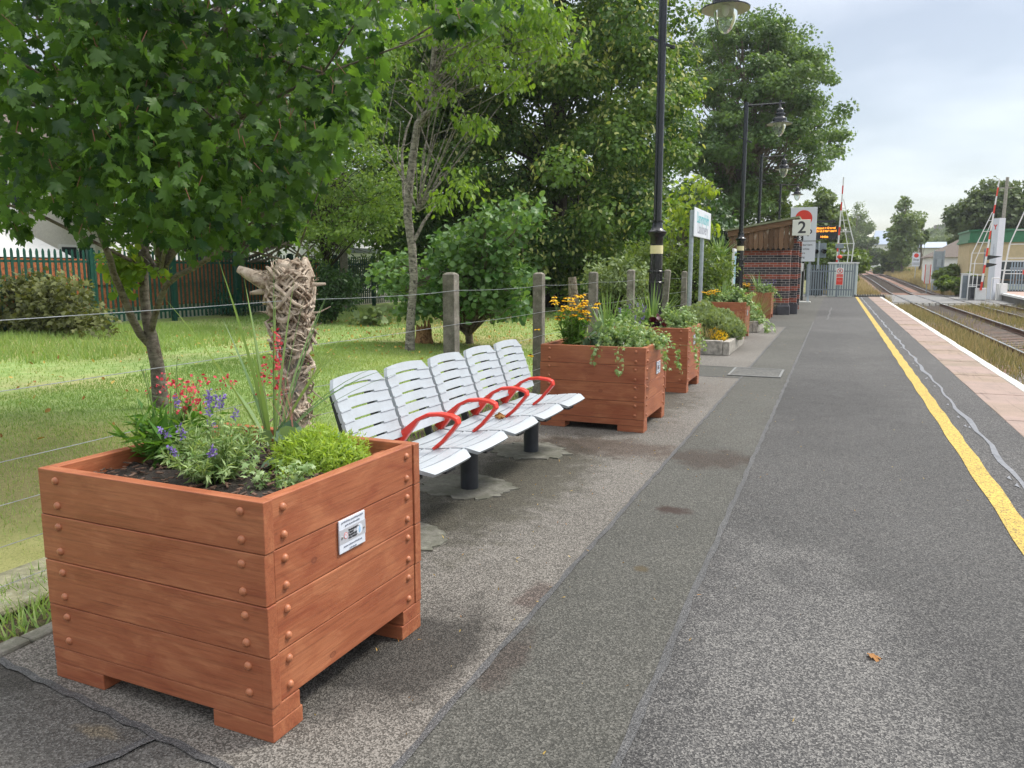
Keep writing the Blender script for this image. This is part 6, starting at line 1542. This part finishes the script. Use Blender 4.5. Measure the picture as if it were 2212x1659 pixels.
# --- trees beyond the crossing
def far_tree(px, py, rx, ry, Y, label, mat='far', n=None, size=.42, name='distant_tree', cr=None, base=None, tr=.25, inner=.35):
    c = W(px, py, Y); s = Y/1680*1.08; rad = (rx*s, max(rx, ry)*s*.8, ry*s); cr = cr or (rx*s*.22, rx*s*.22, ry*s*.16)
    b = rise(Y)-.8 if base is None else base
    n = n or int(30 + rx*ry*.022)
    C = np.array([p for p in shell_clumps(c, rad, n, inner)]); C[:, 2] = np.maximum(C[:, 2], b+.3); B = np.array([c[0], c[1], b]); h = c[2]+rad[2]*.75-b
    return make_tree(name, label, 'tree', B, [B, B+[.2, 0, h*.3], B+[-.1, .1, h*.65], B+[0, 0, h]], [tr, tr*.8, tr*.5, tr*.12], M['bark'], C, cr, n*85, size, T_CLUST, M[mat], .35, .8, .5, .5, tr*.22, (.2, .95), .35, None, 'trees beyond the level crossing')
far_tree(1765, 490, 55, 58, 75, 'pale green tree behind the stop board', 'far', size=.34)
far_tree(1850, 508, 30, 52, 235, 'mid green tree behind the first raised barrier', 'far', size=.4)
far_tree(1795, 570, 60, 40, 70, 'low green bushes behind the palisade gate', 'shrub', size=.3)
far_tree(1874, 546, 28, 30, 212, 'rounded dark green tree where the track curves away', 'far_dark', size=.5)
far_tree(1838, 505, 30, 36, 248, 'tree rising above the bend of the track', 'far_dark', size=.6)
far_tree(1952, 508, 25, 66, 150, 'tall narrow light green tree standing alone right of the tracks', 'far', 60, .5, cr=(1.1, 1.1, .9), inner=.2)
far_tree(1928, 562, 18, 16, 152, 'small lower bush at the foot of the lone tree', 'far_dark', size=.4)
far_tree(1992, 500, 14, 24, 152, 'slender side growth right of the lone tree', 'far', 14, .4)
far_tree(2150, 468, 70, 55, 112, 'broad round topped oak behind the cream building', 'far_dark', 170, .5)
far_tree(2230, 500, 60, 80, 112, 'oak crown running out of the picture at the right', 'far_dark', 110, .5)
far_tree(2085, 520, 26, 34, 118, 'bushy tree left of the oak behind the bungalow', 'far', size=.45)
far_tree(2052, 598, 26, 22, 76, 'leafy bush beside the grey road sign', 'far', size=.28)
far_tree(2068, 612, 34, 16, 68, 'green shrub on the bank beside the crossing cabinets', 'shrub', size=.25)
far_tree(1915, 584, 20, 9, 160, 'low bush on the bank beside the curving track', 'far_dark', size=.4)
# wooded hill far off, with the castle ruin
hs_ = MB(); nx = 40; vs = []
prof = lambda px: np.interp(px, [1500, 1750, 1840, 1880, 1910, 1960, 2010, 2040, 2080, 2140, 2300], [545, 540, 530, 505, 508, 508, 493, 487, 490, 486, 496])
HY = 380.
for k in range(nx+1):
    px_ = 1500 + 800*k/nx
    for (fy, dy) in ((1.02, 0), (.5, -60), (0, -110)):
        top = W(px_, prof(px_)+14, HY); vs.append((top[0]*(HY+dy)/HY, HY+dy, (top[2]-1)*fy if fy <= 1 else top[2]))
    top = W(px_, prof(px_)+14, HY); vs.append((top[0]*1.4, HY*1.4, -2))
hs_.add(vs, [(4*k+j, 4*k+4+j, 4*k+5+j, 4*k+1+j) for k in range(nx) for j in (0, 1)] + [(4*k, 4*k+3, 4*k+7, 4*k+4) for k in range(nx)])
tag(hs_.build('hill', M['ground']), kind='structure')
C = []
for _ in range(900):
    px_ = rng.uniform(1520, 2290); f_ = rng.uniform()**1.0; dy = -110*f_ + rng.uniform(-6, 6); top = W(px_, prof(px_)+16, HY); zz_ = (top[2])*(1-f_) + f_*1.
    C.append((top[0]*(HY+dy)/HY, HY+dy, zz_))
C = np.array(C); P, d, cv = in_clumps(C, np.array([5., 5., 3.2])*rng.uniform(.6, 1.3, (len(C), 1)), 34, .5)
tag(leaves('hill_woodland', P, 2.4, T_CLUST, M['far_dark'], None, d, .3, .8, .5, cv), 'hazy woodland covering the distant hill', kind='stuff')
p = W(2035, 490, HY+8); ct = thing('castle_ruin', 'small grey castle ruin on the hazy wooded hilltop', 'castle', (p[0], HY+8, p[2]-7.5)); M['ruin'] = plain('grey_ruin_stone', (.20, .19, .175), .9, .2, .5)
u = HY/1680.
MB().bx(-12*u*1.1, 5*u, -3, 3, 0, 6+2.2).build('wall', M['ruin'], ct); MB().bx(5*u, 13*u, -3.5, 3.5, 0, 6+4.6).bx(5*u, 7.5*u, -3.5, 3.5, 10.6, 11.4).bx(10.5*u, 13*u, -3.5, 3.5, 10.6, 11.2).build('tower', M['ruin'], ct)
# --- stumps
def stump(name, label, base, pts, rr, m):
    t = thing(name, label, 'stump', tuple(base)); mb = MB(); mb.tube(pts, rr, 11); o = mb.build('trunk', m, t, smooth=True, fix=False); return t
b = W(916, 738, 14.2); b[2] = -.03; t = stump('rotten_stump', 'rotten orange-brown split stump beside the pale trunk', b, [(0, 0, 0), (0, 0, .15), (.0, 0, .34)], [.21, .17, .16], M['stump'])
mb = MB()
for a in (.3, 1.2, 2.4, 3.5, 4.4, 5.4): mb.tube([(.12*math.cos(a), .12*math.sin(a), .25), (.14*math.cos(a), .14*math.sin(a), .36+rng.uniform(0, .16))], [.05, .012], 5)
mb.build('splinters', M['stump'], t, fix=False)
b = W(1240, 660, 16.0); b[2] = -.03
stump('dead_stump', 'tall dead grey forked stump behind the wire fence', b, [(0, 0, 0), (.02, 0, .6), (-.03, 0, 1.1), (-.05, 0, 1.36)], [.15, .12, .10, .085], M['dead'])
b = W(1255, 662, 15.8); b[2] = -.03
stump('dead_stump', 'shorter pale dead stump leaning right beside the taller one', b, [(0, 0, 0), (.05, 0, .5), (.13, 0, .85), (.15, 0, 1.02)], [.12, .10, .095, .10], M['dead'])

# ------------------------------------------------------------------ haze
HZ = 0.00035
if HZ > 0:
    t = bpy.data.materials.new('haze_air'); t.use_nodes = True; q = t.node_tree; q.nodes.clear()
    oo = q.nodes.new('ShaderNodeOutputMaterial'); pv = q.nodes.new('ShaderNodeVolumePrincipled')
    pv.inputs['Color'].default_value = (.9, .95, 1, 1); pv.inputs['Density'].default_value = HZ; pv.inputs['Anisotropy'].default_value = .2
    q.links.new(pv.outputs[0], oo.inputs['Volume'])
    tag(MB().bx(-500, 500, -70, 700, -4, 90).build('haze', t), kind='stuff')
